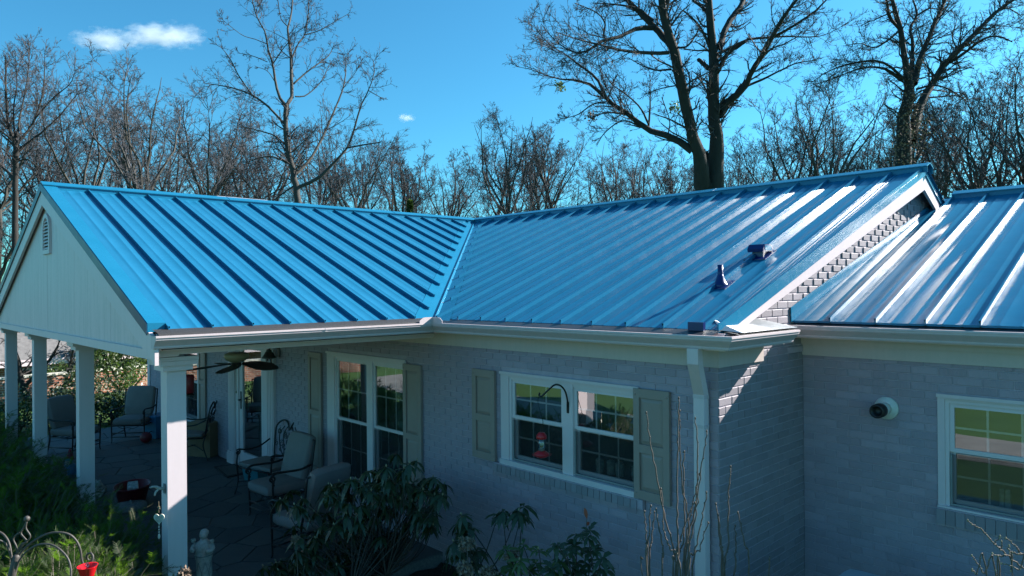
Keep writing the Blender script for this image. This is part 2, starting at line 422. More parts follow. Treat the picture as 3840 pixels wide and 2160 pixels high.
def roof_part(label, name="roof"):
    o = bpy.data.objects.new(name, None); o.empty_display_size = .1; link(o, house); o["label"] = label; return o
roof_m = roof_part("main roof slope of long blue metal panels")
roof_p = roof_part("sunlit porch roof slope of blue metal panels")
roof_r = roof_part("lower roof over the right wing with sun glare on its panels")
CUT = .16
def low_main(x): return YE if x >= XE else YE + (XE - x) + CUT
def low_porch(y): return XE if y <= YE else XE - (y - YE) - CUT
TOPM, TOPP, TOPR = YR - .07, XP + .07, RYR - .07
XRK0 = lambda y: -2.705 + (y - YE) * (.21 / (YR - YE))
ms = [-6.165 + .3705 * k for k in range(-11, 10)]
for i in range(len(ms)):
    x0 = ms[i]; x1 = ms[i + 1] if i + 1 < len(ms) else -2.715
    l0, l1 = low_main(x0), low_main(x1)
    if x0 < XE - .01 and x1 > XE: l1 = YE + .06
    if min(l0, l1) < TOPM - .05: roof_panel('main', roof_m, x0, x1, min(l0, TOPM - .02), min(l1, TOPM - .02), TOPM)
    if l0 < TOPM - .05: seam('main', roof_m, x0, l0 - .012, TOPM)
pss = [1.955 + .36 * k for k in range(0, 20)]
for i, y0 in enumerate(pss):
    y1 = y0 + .36
    l0, l1 = low_porch(y0), low_porch(min(y1, 8.9))
    if y0 < YE < y1: l0 = XE
    if max(l0, l1) > TOPP + .05: roof_panel('porch', roof_p, y0, y1, max(l0, TOPP + .02), max(l1, TOPP + .02), TOPP)
    if l0 > TOPP + .05: seam('porch', roof_p, y0, l0 + .012, TOPP)
rs = [-2.457 + .371 * k for k in range(0, 16)]
roof_panel('right', roof_r, -2.800, rs[0], RYE, RYE, TOPR)
for i, x0 in enumerate(rs[:-1]):
    roof_panel('right', roof_r, x0, rs[i + 1], RYE, RYE, TOPR); seam('right', roof_r, x0, RYE - .012, TOPR)
mb = MB(); mb.add([(-2.717, YE, zM(YE) + .004), (XRK0(YE), YE, zM(YE) + .004), (XRK0(YR), YR - .06, zM(YR - .06) + .004), (-2.717, YR - .06, zM(YR - .06) + .004)], [(0, 1, 2, 3)]); build(mb, "rake_pan", M['roof'], roof_m)
# hidden far slopes, so that the roof is closed
mb = MB(); mb.add([(-16.9, YR, ZR), (-2.47, YR, ZR), (-2.70, 13.4, zM(13.4)), (-16.9, 13.4, zM(13.4))], [(0, 1, 2, 3)])
mb.add([(-16.9, YR, ZR - .004), (-10.9, YR, ZR - .004), (-16.9, YE, zM(YE) - .004), (-14.9, YE, zM(YE) - .004)], [(0, 1, 3, 2)])
build(mb, "far_slope", M['roof'], roof_m)
mb = MB(); mb.add([(XP, 1.83, ZR), (XP, YR, ZR), (2 * XP - XE, YE, zP(XE)), (2 * XP - XE, 1.83, zP(XE))], [(0, 1, 2, 3)]); build(mb, "far_slope", M['roof'], roof_p)
mb = MB(); mb.add([(-2.80, RYR, zR(RYR)), (3.1, RYR, zR(RYR)), (3.1, 13.4, zR(13.4)), (-2.80, 13.4, zR(13.4))], [(0, 1, 2, 3)]); build(mb, "far_slope", M['roof'], roof_r)
# ridge caps: two sloping flanges raised on a closure strip
def ridge_cap(kind, parent, a, b, ctr, zt, wid=.125):
    mb = MB(); hc = .072
    def pt(u, s_, z): return (u, s_, z) if kind != 'porch' else (s_, u, z)
    top = zt + hc
    for sg in (-1, 1):
        z1 = zt + hc - S * wid
        A = [pt(a, ctr, top), pt(b, ctr, top), pt(b, ctr + sg * wid, z1), pt(a, ctr + sg * wid, z1)]
        B = [(p[0], p[1], p[2] - .012) for p in A]
        mb.hexa(A, B)
        c0 = ctr + sg * (wid - .016); z2 = zt - S * (wid - .016)
        mb.hexa([pt(a, c0, z2 - .01), pt(b, c0, z2 - .01), pt(b, c0 - sg * .004, z2 - .01), pt(a, c0 - sg * .004, z2 - .01)],
                [pt(a, c0, z2 + hc - .008), pt(b, c0, z2 + hc - .008), pt(b, c0 - sg * .004, z2 + hc - .008), pt(a, c0 - sg * .004, z2 + hc - .008)])
    return build(mb, "ridge_cap", M['roof_trim'], parent)
ridge_cap('main', roof_m, XP - .0, -2.45, YR, ZR); ridge_cap('porch', roof_p, 1.80, YR + .0, XP, ZR - .003)
ridge_cap('right', roof_r, -2.47, 3.1, RYR, zR(RYR))
for u_ in (4.15, 7.1):                                        # lapped ends of the ridge cap lengths
    mb = MB(); top = ZR - .003 + .073; mb.hexa([(XP, u_, top), (XP, u_ + .012, top), (XP + .128, u_ + .012, top - S * .128), (XP + .128, u_, top - S * .128)], [(XP, u_, top + .003), (XP, u_ + .012, top + .003), (XP + .128, u_ + .012, top + .003 - S * .128), (XP + .128, u_, top + .003 - S * .128)]); build(mb, "cap_lap", M['roof_trim'], roof_p)
for u_ in (-8.2, -5.2):
    mb = MB(); top = ZR + .073; mb.hexa([(u_, YR, top), (u_ + .012, YR, top), (u_ + .012, YR - .128, top - S * .128), (u_, YR - .128, top - S * .128)], [(u_, YR, top + .003), (u_ + .012, YR, top + .003), (u_ + .012, YR - .128, top + .003 - S * .128), (u_, YR - .128, top + .003 - S * .128)]); build(mb, "cap_lap", M['roof_trim'], roof_m)
# valley pan with a raised centre rib
mb = MB(); x0, y0, x1, y1 = XE + .06, YE - .06, XP + .10, YR - .10
vp = lambda x, y, z: (x, y, z)
dz = .005
mb.add([(x0, y0, zP(x0) + dz), (x1, y1, zP(x1) + dz), (x1, y1 - .30, zP(x1) + dz), (x0, y0 - .30, zP(x0) + dz)], [(0, 1, 2, 3)])
mb.add([(x0, y0, zM(y0) + dz), (x1, y1, zM(y1) + dz), (x1 + .26, y1, zM(y1) + dz), (x0 + .26, y0, zM(y0) + dz)], [(3, 2, 1, 0)])
build(mb, "valley_pan", M['roof_trim'], roof_p)
mb = MB()
A = [(x0 - .018, y0 - .018, zP(x0 - .018) - .004), (x0 + .018, y0 + .018, zM(y0 + .018) - .004), (x0, y0, zM(y0) + .034)]
B = [(x1 - .018, y1 - .018, zP(x1 - .018) - .004), (x1 + .018, y1 + .018, zM(y1 + .018) - .004), (x1, y1, zM(y1) + .034)]
mb.add(A + B, [(0, 1, 2), (5, 4, 3), (0, 3, 4, 1), (1, 4, 5, 2), (2, 5, 3, 0)])
build(mb, "valley_rib", M['roof_trim'], roof_p)
# rakes: raised metal box, then a painted board below
def rake_porch():
    for sg, x0, x1 in ((1, XP, XE - .05), (-1, 2 * XP - XE + .05, XP)):
        mb = MB()
        for (ya, yb, ha, hb, mt, nm) in ((1.805, 1.945, -.03, .045, M['roof_trim'], "rake_trim"),):
            A = [(x0, ya, zP(x0) + ha), (x0, yb, zP(x0) + ha), (x0, yb, zP(x0) + hb), (x0, ya, zP(x0) + hb)]
            B = [(x1, ya, zP(x1) + ha), (x1, yb, zP(x1) + ha), (x1, yb, zP(x1) + hb), (x1, ya, zP(x1) + hb)]
            mb.hexa(A, B)
        build(mb, "rake_trim", M['roof_trim'], roof_p)
        mb = MB(); ya, yb = 1.797, 1.803
        mb.hexa([(x0, ya, zP(x0) - .055), (x0, yb, zP(x0) - .055), (x0, yb, zP(x0) + .040), (x0, ya, zP(x0) + .040)],
                [(x1, ya, zP(x1) - .055), (x1, yb, zP(x1) - .055), (x1, yb, zP(x1) + .040), (x1, ya, zP(x1) + .040)])
        build(mb, "rake_edge", M['roof_dark'], roof_p)
        mb = MB(); ya, yb = 1.812, 1.842; xe = x1 + .16 * (sg > 0); xs = x0 - .16 * (sg < 0)
        mb.hexa([(xs, ya, zP(xs) - .235), (xs, yb, zP(xs) - .235), (xs, yb, zP(xs) - .032), (xs, ya, zP(xs) - .032)],
                [(xe, ya, zP(xe) - .235), (xe, yb, zP(xe) - .235), (xe, yb, zP(xe) - .032), (xe, ya, zP(xe) - .032)])
        build(mb, "rake_board", M['white'], house)
rake_porch()
def rake_box(mb, xa, xb, ya, yb, ha, hb, zf):
    mb.hexa([(xa, ya, zf(ya) + ha), (xb, ya, zf(ya) + ha), (xb, ya, zf(ya) + hb), (xa, ya, zf(ya) + hb)],
            [(xa, yb, zf(yb) + ha), (xb, yb, zf(yb) + ha), (xb, yb, zf(yb) + hb), (xa, yb, zf(yb) + hb)])
XRK = lambda y: -2.705 + (min(y, 2 * YR - y) - YE) * (.21 / (YR - YE))      # the rake flares out towards the ridge
def rake_strip(mb, da, db, ya, yb, h0, h1, k=6):
    """strip along the flared rake; h0, h1: (at eave, at ridge) heights of its lower and upper edge from the roof plane"""
    ys = np.linspace(ya, yb, k + 1); t = lambda y: (min(y, 2 * YR - y) - YE) / (YR - YE)
    for p, q in zip(ys[:-1], ys[1:]):
        R = lambda y: [(XRK(y) + da, y, zM(y) + h0[0] + (h0[1] - h0[0]) * t(y)), (XRK(y) + db, y, zM(y) + h0[0] + (h0[1] - h0[0]) * t(y)), (XRK(y) + db, y, zM(y) + h1[0] + (h1[1] - h1[0]) * t(y)), (XRK(y) + da, y, zM(y) + h1[0] + (h1[1] - h1[0]) * t(y))]
        mb.hexa(R(p), R(q))
for ya, yb in ((YE - .01, YR), (YR, 13.4)):
    mb = MB(); rake_strip(mb, -.012, .0, ya, yb, (-.07, -.07), (.045, .045), 1); build(mb, "rake_edge", M['roof_trim'], roof_m)
    mb = MB(); rake_strip(mb, -.045, -.014, max(ya, YE + .05), yb, (-.13, -.24), (-.055, -.055), 1); build(mb, "rake_board", M['white'], house)
    mb = MB(); ys = np.linspace(max(ya, 4.95), yb, 3)
    mb.add([(XC - .05, y, zM(y) - .06) for y in ys] + [(XRK(y) - .02, y, zM(y) - .06) for y in ys], [(0, 1, 4, 3), (1, 2, 5, 4)]); build(mb, "rake_soffit", M['white'], house)
# upstand flashing where the right roof meets the gable wall, and the small return roof under the rake
mb = MB(); mb.hexa([(XC + .012, RYE - .03, zR(RYE - .03)), (XC + .022, RYE - .03, zR(RYE - .03)), (XC + .018, RYE - .03, zR(RYE - .03) + .13), (XC + .012, RYE - .03, zR(RYE - .03) + .13)], [(XC + .212, RYR, zR(RYR)), (XC + .222, RYR, zR(RYR)), (XC + .218, RYR, zR(RYR) + .03), (XC + .212, RYR, zR(RYR) + .03)]); build(mb, "wall_flashing", M['roof_trim'], roof_r)
mb = MB()
mb.add([(-2.83, 4.90, -.255), (-2.83, 5.50, -.25), (-2.53, 5.72, -.337), (-2.53, 4.78, -.337), (-2.70, 4.78, -.325)], [(0, 4, 3), (0, 3, 2, 1)])
mb.add([(-2.83, 4.90, -.27), (-2.83, 5.50, -.27), (-2.54, 5.70, -.355), (-2.54, 4.80, -.355)], [(0, 1, 2, 3)])
build(mb, "return_flashing", M['galv'], roof_m)
mb = MB(); mb.box(-2.95, -2.815, YE - .045, YE - .012, zM(YE) - .01, zM(YE) + .055); build(mb, "seam_end_cap", M['vent_blue'], roof_m)
# plumbing vent and boxed exhaust vent
pb = np.array([-3.185, 5.63, zM(5.63)]); vk = .82
vp_ = bpy.data.objects.new("vent_pipe", None); link(vp_, house); vp_["label"] = "dark blue plumbing vent with flared boot on the roof slope"
mb = MB(); mb.lathe([(.024, .02), (.024, .185), (.019, .185), (.019, .05)], pb, 20); build(mb, "pipe", M['vent_blue'], vp_, True)
mb = MB(); mb.lathe([(.072, -.035), (.071, .0), (.068, .012), (.050, .032), (.037, .065), (.028, .09), (.0245, .10)], pb, 24); build(mb, "boot", M['vent_blue'], vp_, True)
mb = MB(); mb.hexa([(pb[0] + a, pb[1] + b, zM(pb[1] + b) + .004) for a, b in ((-.09, -.09), (.09, -.09), (.09, .09), (-.09, .09))], [(pb[0] + a, pb[1] + b, zM(pb[1] + b) + .012) for a, b in ((-.09, -.09), (.09, -.09), (.09, .09), (-.09, .09))]); build(mb, "boot_flange", M['vent_blue'], vp_)
bv = bpy.data.objects.new("exhaust_vent", None); link(bv, house); bv["label"] = "boxy dark blue exhaust vent hood on the roof slope"
bx, by = -3.175, 6.36
mb = MB(); q = [(-.11, -.12), (.11, -.12), (.11, .12), (-.11, .12)]
mb.hexa([(bx + a, by + b, zM(by + b) + .003) for a, b in q], [(bx + a, by + b, zM(by + b) + .011) for a, b in q]); build(mb, "flange", M['vent_blue'], bv)
mb = MB(); q = [(-.055, -.05), (.055, -.05), (.055, .07), (-.055, .07)]
mb.hexa([(bx + a, by + b, zM(by + b)) for a, b in q], [(bx + a, by + b, zM(by) + .06) for a, b in q]); build(mb, "neck", M['vent_blue'], bv)
mb = MB(); z0 = zM(by); sec = [(-.09, .036), (-.10, .065), (-.065, .108), (.08, .108), (.105, .072), (.09, .045)]
mb.prism([(bx - .08, by + a, z0 + b) for a, b in sec], (.16, 0, 0)); build(mb, "hood", M['vent_blue'], bv)
mb = MB(); mb.box(bx + .0805, bx + .084, by - .065, by + .07, z0 + .05, z0 + .098); build(mb, "hood_cheek", M['roof_trim'], bv)
# white skylight curb seen over the porch ridge
mb = MB(); c = onX(900, 748, XP - 1.2); mb.box(XP - 1.5, XP - .9, c[1] - .5, c[1] + .35, zP(XP - .9), c[2] - .012); build(mb, "skylight_curb", M['vinyl'], house)

# ---------------------------------------------------------------- gutters
PROF = [(0, 0), (0, -.108), (.066, -.108), (.072, -.098), (.074, -.086), (.092, -.066), (.112, -.046), (.122, -.034), (.124, -.018), (.131, -.016), (.131, 0), (.112, .001), (.112, -.004)]
def sweep(path, prof, z, caps=(False, False), miter0=None, miter1=None):
    pts = [np.array(p, float) for p in path]; n = len(pts)
    tan = [(pts[i + 1] - pts[i]) / np.linalg.norm(pts[i + 1] - pts[i]) for i in range(n - 1)]
    nor = [np.array([t[1], -t[0]]) for t in tan]; V = []
    for i in range(n):
        if i == 0: m = miter0 if miter0 is not None else nor[0]
        elif i == n - 1: m = miter1 if miter1 is not None else nor[-1]
        else: m = (nor[i - 1] + nor[i]) / (1 + nor[i - 1] @ nor[i])
        for o, h in prof: V.append((*(pts[i] + m * o), z + h))
    k = len(prof); F = [(i * k + j, (i + 1) * k + j, (i + 1) * k + j + 1, i * k + j + 1) for i in range(n - 1) for j in range(k - 1)]
    mb = MB(); mb.add(V, F)
    if caps[0]: mb.add(V[:11], [tuple(range(11))])
    if caps[1]: mb.add(V[-k:][:11], [tuple(range(11))[::-1]])
    return mb
GZ = -.355; gx, gy, gr = -6.147, 4.705, -2.632
build(sweep([(gx, 1.80), (gx, gy)], PROF, GZ, (True, False), None, np.array([1, -1.])), "porch_gutter", M['gutter'], house)
build(sweep([(gx, gy), (gr, gy)], PROF, GZ, (False, False), np.array([1, -1.]), np.array([1, -1.])), "main_gutter", M['gutter'], house)
build(sweep([(gr, gy), (gr, 5.70)], PROF, GZ, (False, True), np.array([1, -1.])), "return_gutter", M['gutter'], house)
build(sweep([(XC + .01, 6.228), (3.1, 6.228)], PROF, -.343, (True, False)), "wing_gutter", M['gutter'], house)
# guards over the gutters
GP = [(.126, -.004), (.09, .016), (.04, .030), (-.03, .040), (-.07, .046)]
build(sweep([(gx, 1.83), (gx, gy)], GP, GZ, (0, 0), None, np.array([1, -1.])), "gutter_guard", M['guard'], house)
GD = [(.120, -.012), (.08, .004), (.03, .014), (-.03, .026), (-.065, .034)]
build(sweep([(gx, gy), (gr - .05, gy)], GD, GZ, (0, 0), np.array([1, -1.]), None), "gutter_guard", M['guard_dark'], house)
build(sweep([(gr - .02, gy + .03), (gr - .02, 5.69)], [(.145, -.006), (.09, .012), (.03, .020), (0, .020)], GZ), "gutter_guard", M['guard'], house)
build(sweep([(XC + .02, 6.228), (3.1, 6.228)], GD, -.343), "gutter_guard", M['guard_dark'], house)
# joints where gutter lengths lap
JP = [(o + .002, h - .0015) if h < -.05 else (o + .002, h) for o, h in PROF[1:11]]
for (a_, b_) in (((gx, 3.30), (gx, 3.325)), ((-4.62, gy), (-4.595, gy)), ((-1.05, 6.228), (-1.025, 6.228))): build(sweep([a_, b_], JP, GZ if a_[1] < 6 else -.343), "gutter_joint", M['gutter'], house)
# white splash guard standing in the inside corner of the gutters
mb = MB(); cx, cy = gx + .128, gy - .128
arc = lambda u0, u1, h: [(u0, 0), (u1, 0), (u1, h * .45), (u1 - .25 * (u1 - u0), h * .92), (u1 - .45 * (u1 - u0), h), (u0, h)]
mb.prism([(cx - .004, cy - u, GZ + v) for u, v in arc(0, .17, .062)], (.006, 0, 0))
mb.prism([(cx + u, cy + .004, GZ + v) for u, v in arc(0, .17, .062)], (0, -.006, 0))
build(mb, "splash_guard", M['gutter'], house)
# fascia, soffits, friezes
mb = MB(); mb.box(gx - .022, gx - .002, 1.845, gy + .02, -.47, -.345); build(mb, "fascia_board", M['white'], house)
mb = MB(); mb.box(gx - .002, gr, gy + .002, gy + .022, -.47, -.345); build(mb, "fascia_board", M['white'], house)
mb = MB(); mb.box(gr - .022, gr - .002, gy + .022, 5.70, -.47, -.345); build(mb, "fascia_board", M['white'], house)
mb = MB(); mb.box(XC, 3.1, 6.230, 6.250, -.46, -.335); build(mb, "fascia_board", M['white'], house)
mb = MB(); mb.box(-16.9, gr - .002, gy + .004, YW + .1, -.474, -.470); mb.box(XC, gr - .004, YW - .2, 5.70, -.478, -.4745); mb.box(XC, 3.1, 6.232, YW2 + .1, -.464, -.460); build(mb, "soffit", M['white'], house)
mb = MB(); mb.box(-16.9, XC + .022, YW - .022, YW - .002, -.626, -.475); build(mb, "frieze_board", M['cream'], house)
mb = MB(); mb.box(XC + .002, XC + .0225, YW - .0225, 5.63, -.6262, -.479); build(mb, "frieze_board", M['cream'], house)
mb = MB(); mb.box(XC + .001, 3.1, YW2 - .022, YW2 - .002, -.632, -.525); mb.box(XC + .001, 3.1, YW2 - .05, YW2 - .002, -.524, -.465); build(mb, "frieze_board", M['cream'], house)
# downspout with an offset elbow, clamp rings
mb = MB()
def rect_tube(mb, path, wx, wy):
    P = [np.array(p) for p in path]
    for a, b in zip(P[:-1], P[1:]):
        q = [(-wx, -wy), (wx, -wy), (wx, wy), (-wx, wy)]
        mb.hexa([(a[0] + i, a[1] + j, a[2]) for i, j in q], [(b[0] + i, b[1] + j, b[2]) for i, j in q])
ds = [(-2.855, 4.655, -.462), (-2.858, 4.665, -.58), (-2.925, 4.856, -.84), (-2.925, 4.856, -3.15)]
rect_tube(mb, ds, .047, .034); dso = build(mb, "downspout", M['white'], house)
for z_ in (-1.075, -.845):
    mb = MB(); rect_tube(mb, [(-2.925, 4.856, z_), (-2.925, 4.856, z_ - .025)], .050, .037); build(mb, "clamp", M['gutter'], dso)

# ---------------------------------------------------------------- brick walls
CO, BL = .0677, .2032
SKEW = lambda u: max(0.0, u - 6.3) * .052            # gable brick shifted outward towards the ridge, shaped so sunlight reaches the strip
def brick_proto(k):
    L, h, d = .1945, .0585, .02; r = np.random.default_rng(k); c = .0028; mb = MB()
    fr = np.array([(-L / 2 + c, -.0046, -h / 2 + c), (L / 2 - c, -.0046, -h / 2 + c), (L / 2 - c, -.0046, h / 2 - c), (-L / 2 + c, -.0046, h / 2 - c)]) + r.normal(0, .0008, (4, 3)) * (1, .35, 1)
    rg = np.array([(-L / 2, -.0018, -h / 2), (L / 2, -.0018, -h / 2), (L / 2, -.0018, h / 2), (-L / 2, -.0018, h / 2)]) + r.normal(0, .0006, (4, 3)) * (1, .3, 1)
    bk = rg * (1, 0, 1) + (0, d, 0); V = np.vstack([fr, rg, bk])
    Fq = [(0, 1, 2, 3)] + [(4 + i, 4 + (i + 1) % 4, (i + 1) % 4, i) for i in range(4)] + [(8 + i, 8 + (i + 1) % 4, 4 + (i + 1) % 4, 4 + i) for i in range(4)]
    return V, np.array(Fq)
BP = [brick_proto(k) for k in range(6)]
BMESH = {}
def bmesh_for(k, mat):
    if (k, mat.name) not in BMESH: BMESH[(k, mat.name)] = fast_mesh("brick", *BP[k], mat)
    return BMESH[(k, mat.name)]
def brick_wall(name, label, face, plane, u0, u1, z0, z1, holes, mat, keep=None, ztop=None, skew=lambda u: 0.0):
    """face 'y': wall faces -Y at y=plane, u is X; face 'x': wall faces +X at x=plane, u is Y."""
    mb = MB(); P = lambda u, z, d=.0022: (u, plane + d, z) if face == 'y' else (plane - d * .4 + skew(u), u, z)
    us = sorted({u0, u1, *[v for h in holes for v in h[:2] if u0 < v < u1]}); zs = sorted({z0, z1, *[v for h in holes for v in h[2:] if z0 < v < z1]})
    for a, b in zip(us[:-1], us[1:]):
        for c, d in zip(zs[:-1], zs[1:]):
            if any(h[0] < (a + b) / 2 < h[1] and h[2] < (c + d) / 2 < h[3] for h in holes): continue
            for e, g_ in zip(np.linspace(a, b, 9)[:-1], np.linspace(a, b, 9)[1:]): mb.add([P(e, c), P(g_, c), P(g_, d), P(e, d)], [(0, 1, 2, 3)])
    if ztop:
        for a, b in zip(np.linspace(u0, u1, 41)[:-1], np.linspace(u0, u1, 41)[1:]): mb.add([P(a, z1), P(b, z1), P(b, ztop(b)), P(a, ztop(a))], [(0, 1, 2, 3)])
    wall = build(mb, name, M['mortar'], house); wall["label"] = label
    B = []; nz = int((z1 - z0) / CO) + (60 if ztop else 1)
    for r in range(nz):
        zc = z1 - (r + .5) * CO if not ztop else z0 + (r + .5) * CO
        if zc < z0 + .01: break
        u = u0 - (BL / 2 if r % 2 else 0)
        while u < u1 - .02:
            a, b = max(u, u0) + .0044, min(u + BL, u1) - .0044; u += BL
            segs = [(a, b)]
            for h in holes:
                if h[2] - .03 < zc < h[3] + .03:
                    nw = []
                    for p, q in segs:
                        if q <= h[0] or p >= h[1]: nw.append((p, q)); continue
                        if p < h[0] - .01: nw.append((p, h[0] - .004))
                        if q > h[1] + .01: nw.append((h[1] + .004, q))
                    segs = nw
            for p, q in segs:
                if q - p < .02: continue
                uc = (p + q) / 2
                if ztop and zc > ztop(uc) - .02: continue
                if keep and not keep(uc, zc): continue
                B.append((uc, zc, (q - p) / .1945))
    sc = []
    for uc, zc, sx in B:
        x, y, d = project((uc, plane, zc) if face == 'y' else (plane, uc, zc))
        sc.append(sx / d ** 2 if (-60 < x < 3900 and 0 < y < 2220 and d > .5) else -1)
    order = np.argsort(-np.array(sc)); rest = []
    for n_, i in enumerate(order):
        uc, zc, sx = B[i]; k = int(rng.integers(0, 6)); jit = rng.normal(0, .0006)
        loc = np.array((uc, plane + jit, zc) if face == 'y' else (plane - jit + skew(uc), uc, zc)) + (0, 0, H) - BASE['house']
        tilt = rng.normal(0, .006)
        if n_ < 300 and sc[i] > 0:
            o = bpy.data.objects.new("brick", bmesh_for(k, mat)); link(o, wall, loc); o.scale = (sx, 1, 1)
            o.rotation_euler = (0, tilt, 0) if face == 'y' else (0, 0, math.pi / 2)
        else:
            V = BP[k][0] * (sx, 1, 1)
            if face == 'x': V = np.stack([-V[:, 1], V[:, 0], V[:, 2]], 1)
            rest.append((V + loc, BP[k][1]))
    if rest:
        nv = 12; V = np.vstack([r_[0] for r_ in rest]); Fq = np.vstack([r_[1] + 12 * i for i, r_ in enumerate(rest)])
        o = link(bpy.data.objects.new("brickwork", fast_mesh("brickwork", V, Fq, mat)), wall); o["kind"] = "stuff"
    return wall
W1 = (-8.906, -6.985, -2.62, -.853); W2 = (-5.296, -3.555, -1.80, -.852); W4 = (-14.85, -13.85, -2.55, -.853); DR = (-12.33, -10.54, -3.0, -.72)
W3 = (-1.700, -.800, -1.80, -.886)
SIL2 = (-5.385, -3.50, -1.888, -1.80); SIL3 = (-1.705, -.72, -1.928, -1.80)
brick_wall("brick_wall", "grey painted brick front wall with windows and door", 'y', YW, -16.9, XC, -3.2, -.60, [W1, W2, W4, DR, SIL2], M['brick'])
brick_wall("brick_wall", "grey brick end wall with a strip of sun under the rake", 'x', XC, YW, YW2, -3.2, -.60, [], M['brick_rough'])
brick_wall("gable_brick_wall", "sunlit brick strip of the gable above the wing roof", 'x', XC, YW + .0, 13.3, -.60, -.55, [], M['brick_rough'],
           keep=lambda u, z: (u < YW2 + .1 or z > zR(u) - .02) and u < 11.0, ztop=lambda u: zM(u) - .07, skew=SKEW)
brick_wall("brick_wall", "grey painted brick wall of the right wing", 'y', YW2, XC, 3.1, -3.2, -.60, [W3, SIL3], M['brick'])
# rowlock sills under the windows: bricks on edge
def rowlock(h, y, n0):
    mb = MB(); mb.box(h[0] + .004, h[1] - .004, y - .042, y + .05, h[2] + .004, h[3] - .002); sill = build(mb, "brick_sill", M['mortar'], house)
    n = int((h[1] - h[0]) / .0677)
    for i in range(n):
        a = h[0] + i * .0677 + .003; b = a + .0617; mb = MB(); t = rng.normal(0, .0015)
        A = [(a, y - .055 + t, h[2]), (b, y - .055 + t, h[2]), (b, y + .04, h[2]), (a, y + .04, h[2])]
        Bq = [(a, y - .050 + t, h[3] - .012), (b, y - .050 + t, h[3] - .012), (b, y + .04, h[3] + .004), (a, y + .04, h[3] + .004)]
        mb.hexa(A, Bq); build(mb, "sill_brick", M['brick_rough'], sill)
rowlock(SIL2, YW, 0); rowlock(SIL3, YW2, 0)
# dark rooms behind the windows
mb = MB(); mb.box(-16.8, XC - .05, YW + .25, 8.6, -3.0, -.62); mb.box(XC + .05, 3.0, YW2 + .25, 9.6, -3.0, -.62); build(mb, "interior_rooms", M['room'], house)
mb = MB()
for k, x in enumerate((-4.15, -4.02, -3.92, -3.74)): mb.lathe([(.035, 0), (.04, .05), (.04, .12), (.025, .13)], (x, YW + .19, -1.72), 12)
build(mb, "sill_jars", M['paper'], house)
for x, w_, c_ in ((-1.30, .02, 'paper'), (-1.26, .02, 'paper'), (-1.08, .05, 'darkred'), (-.98, .05, 'paper')):
    mb = MB(); mb.rbox((x, YW2 + .18, -1.69), (w_ * 2, .06, .14 + w_), .012, 2); build(mb, "sill_ornament", M[c_], house, True)

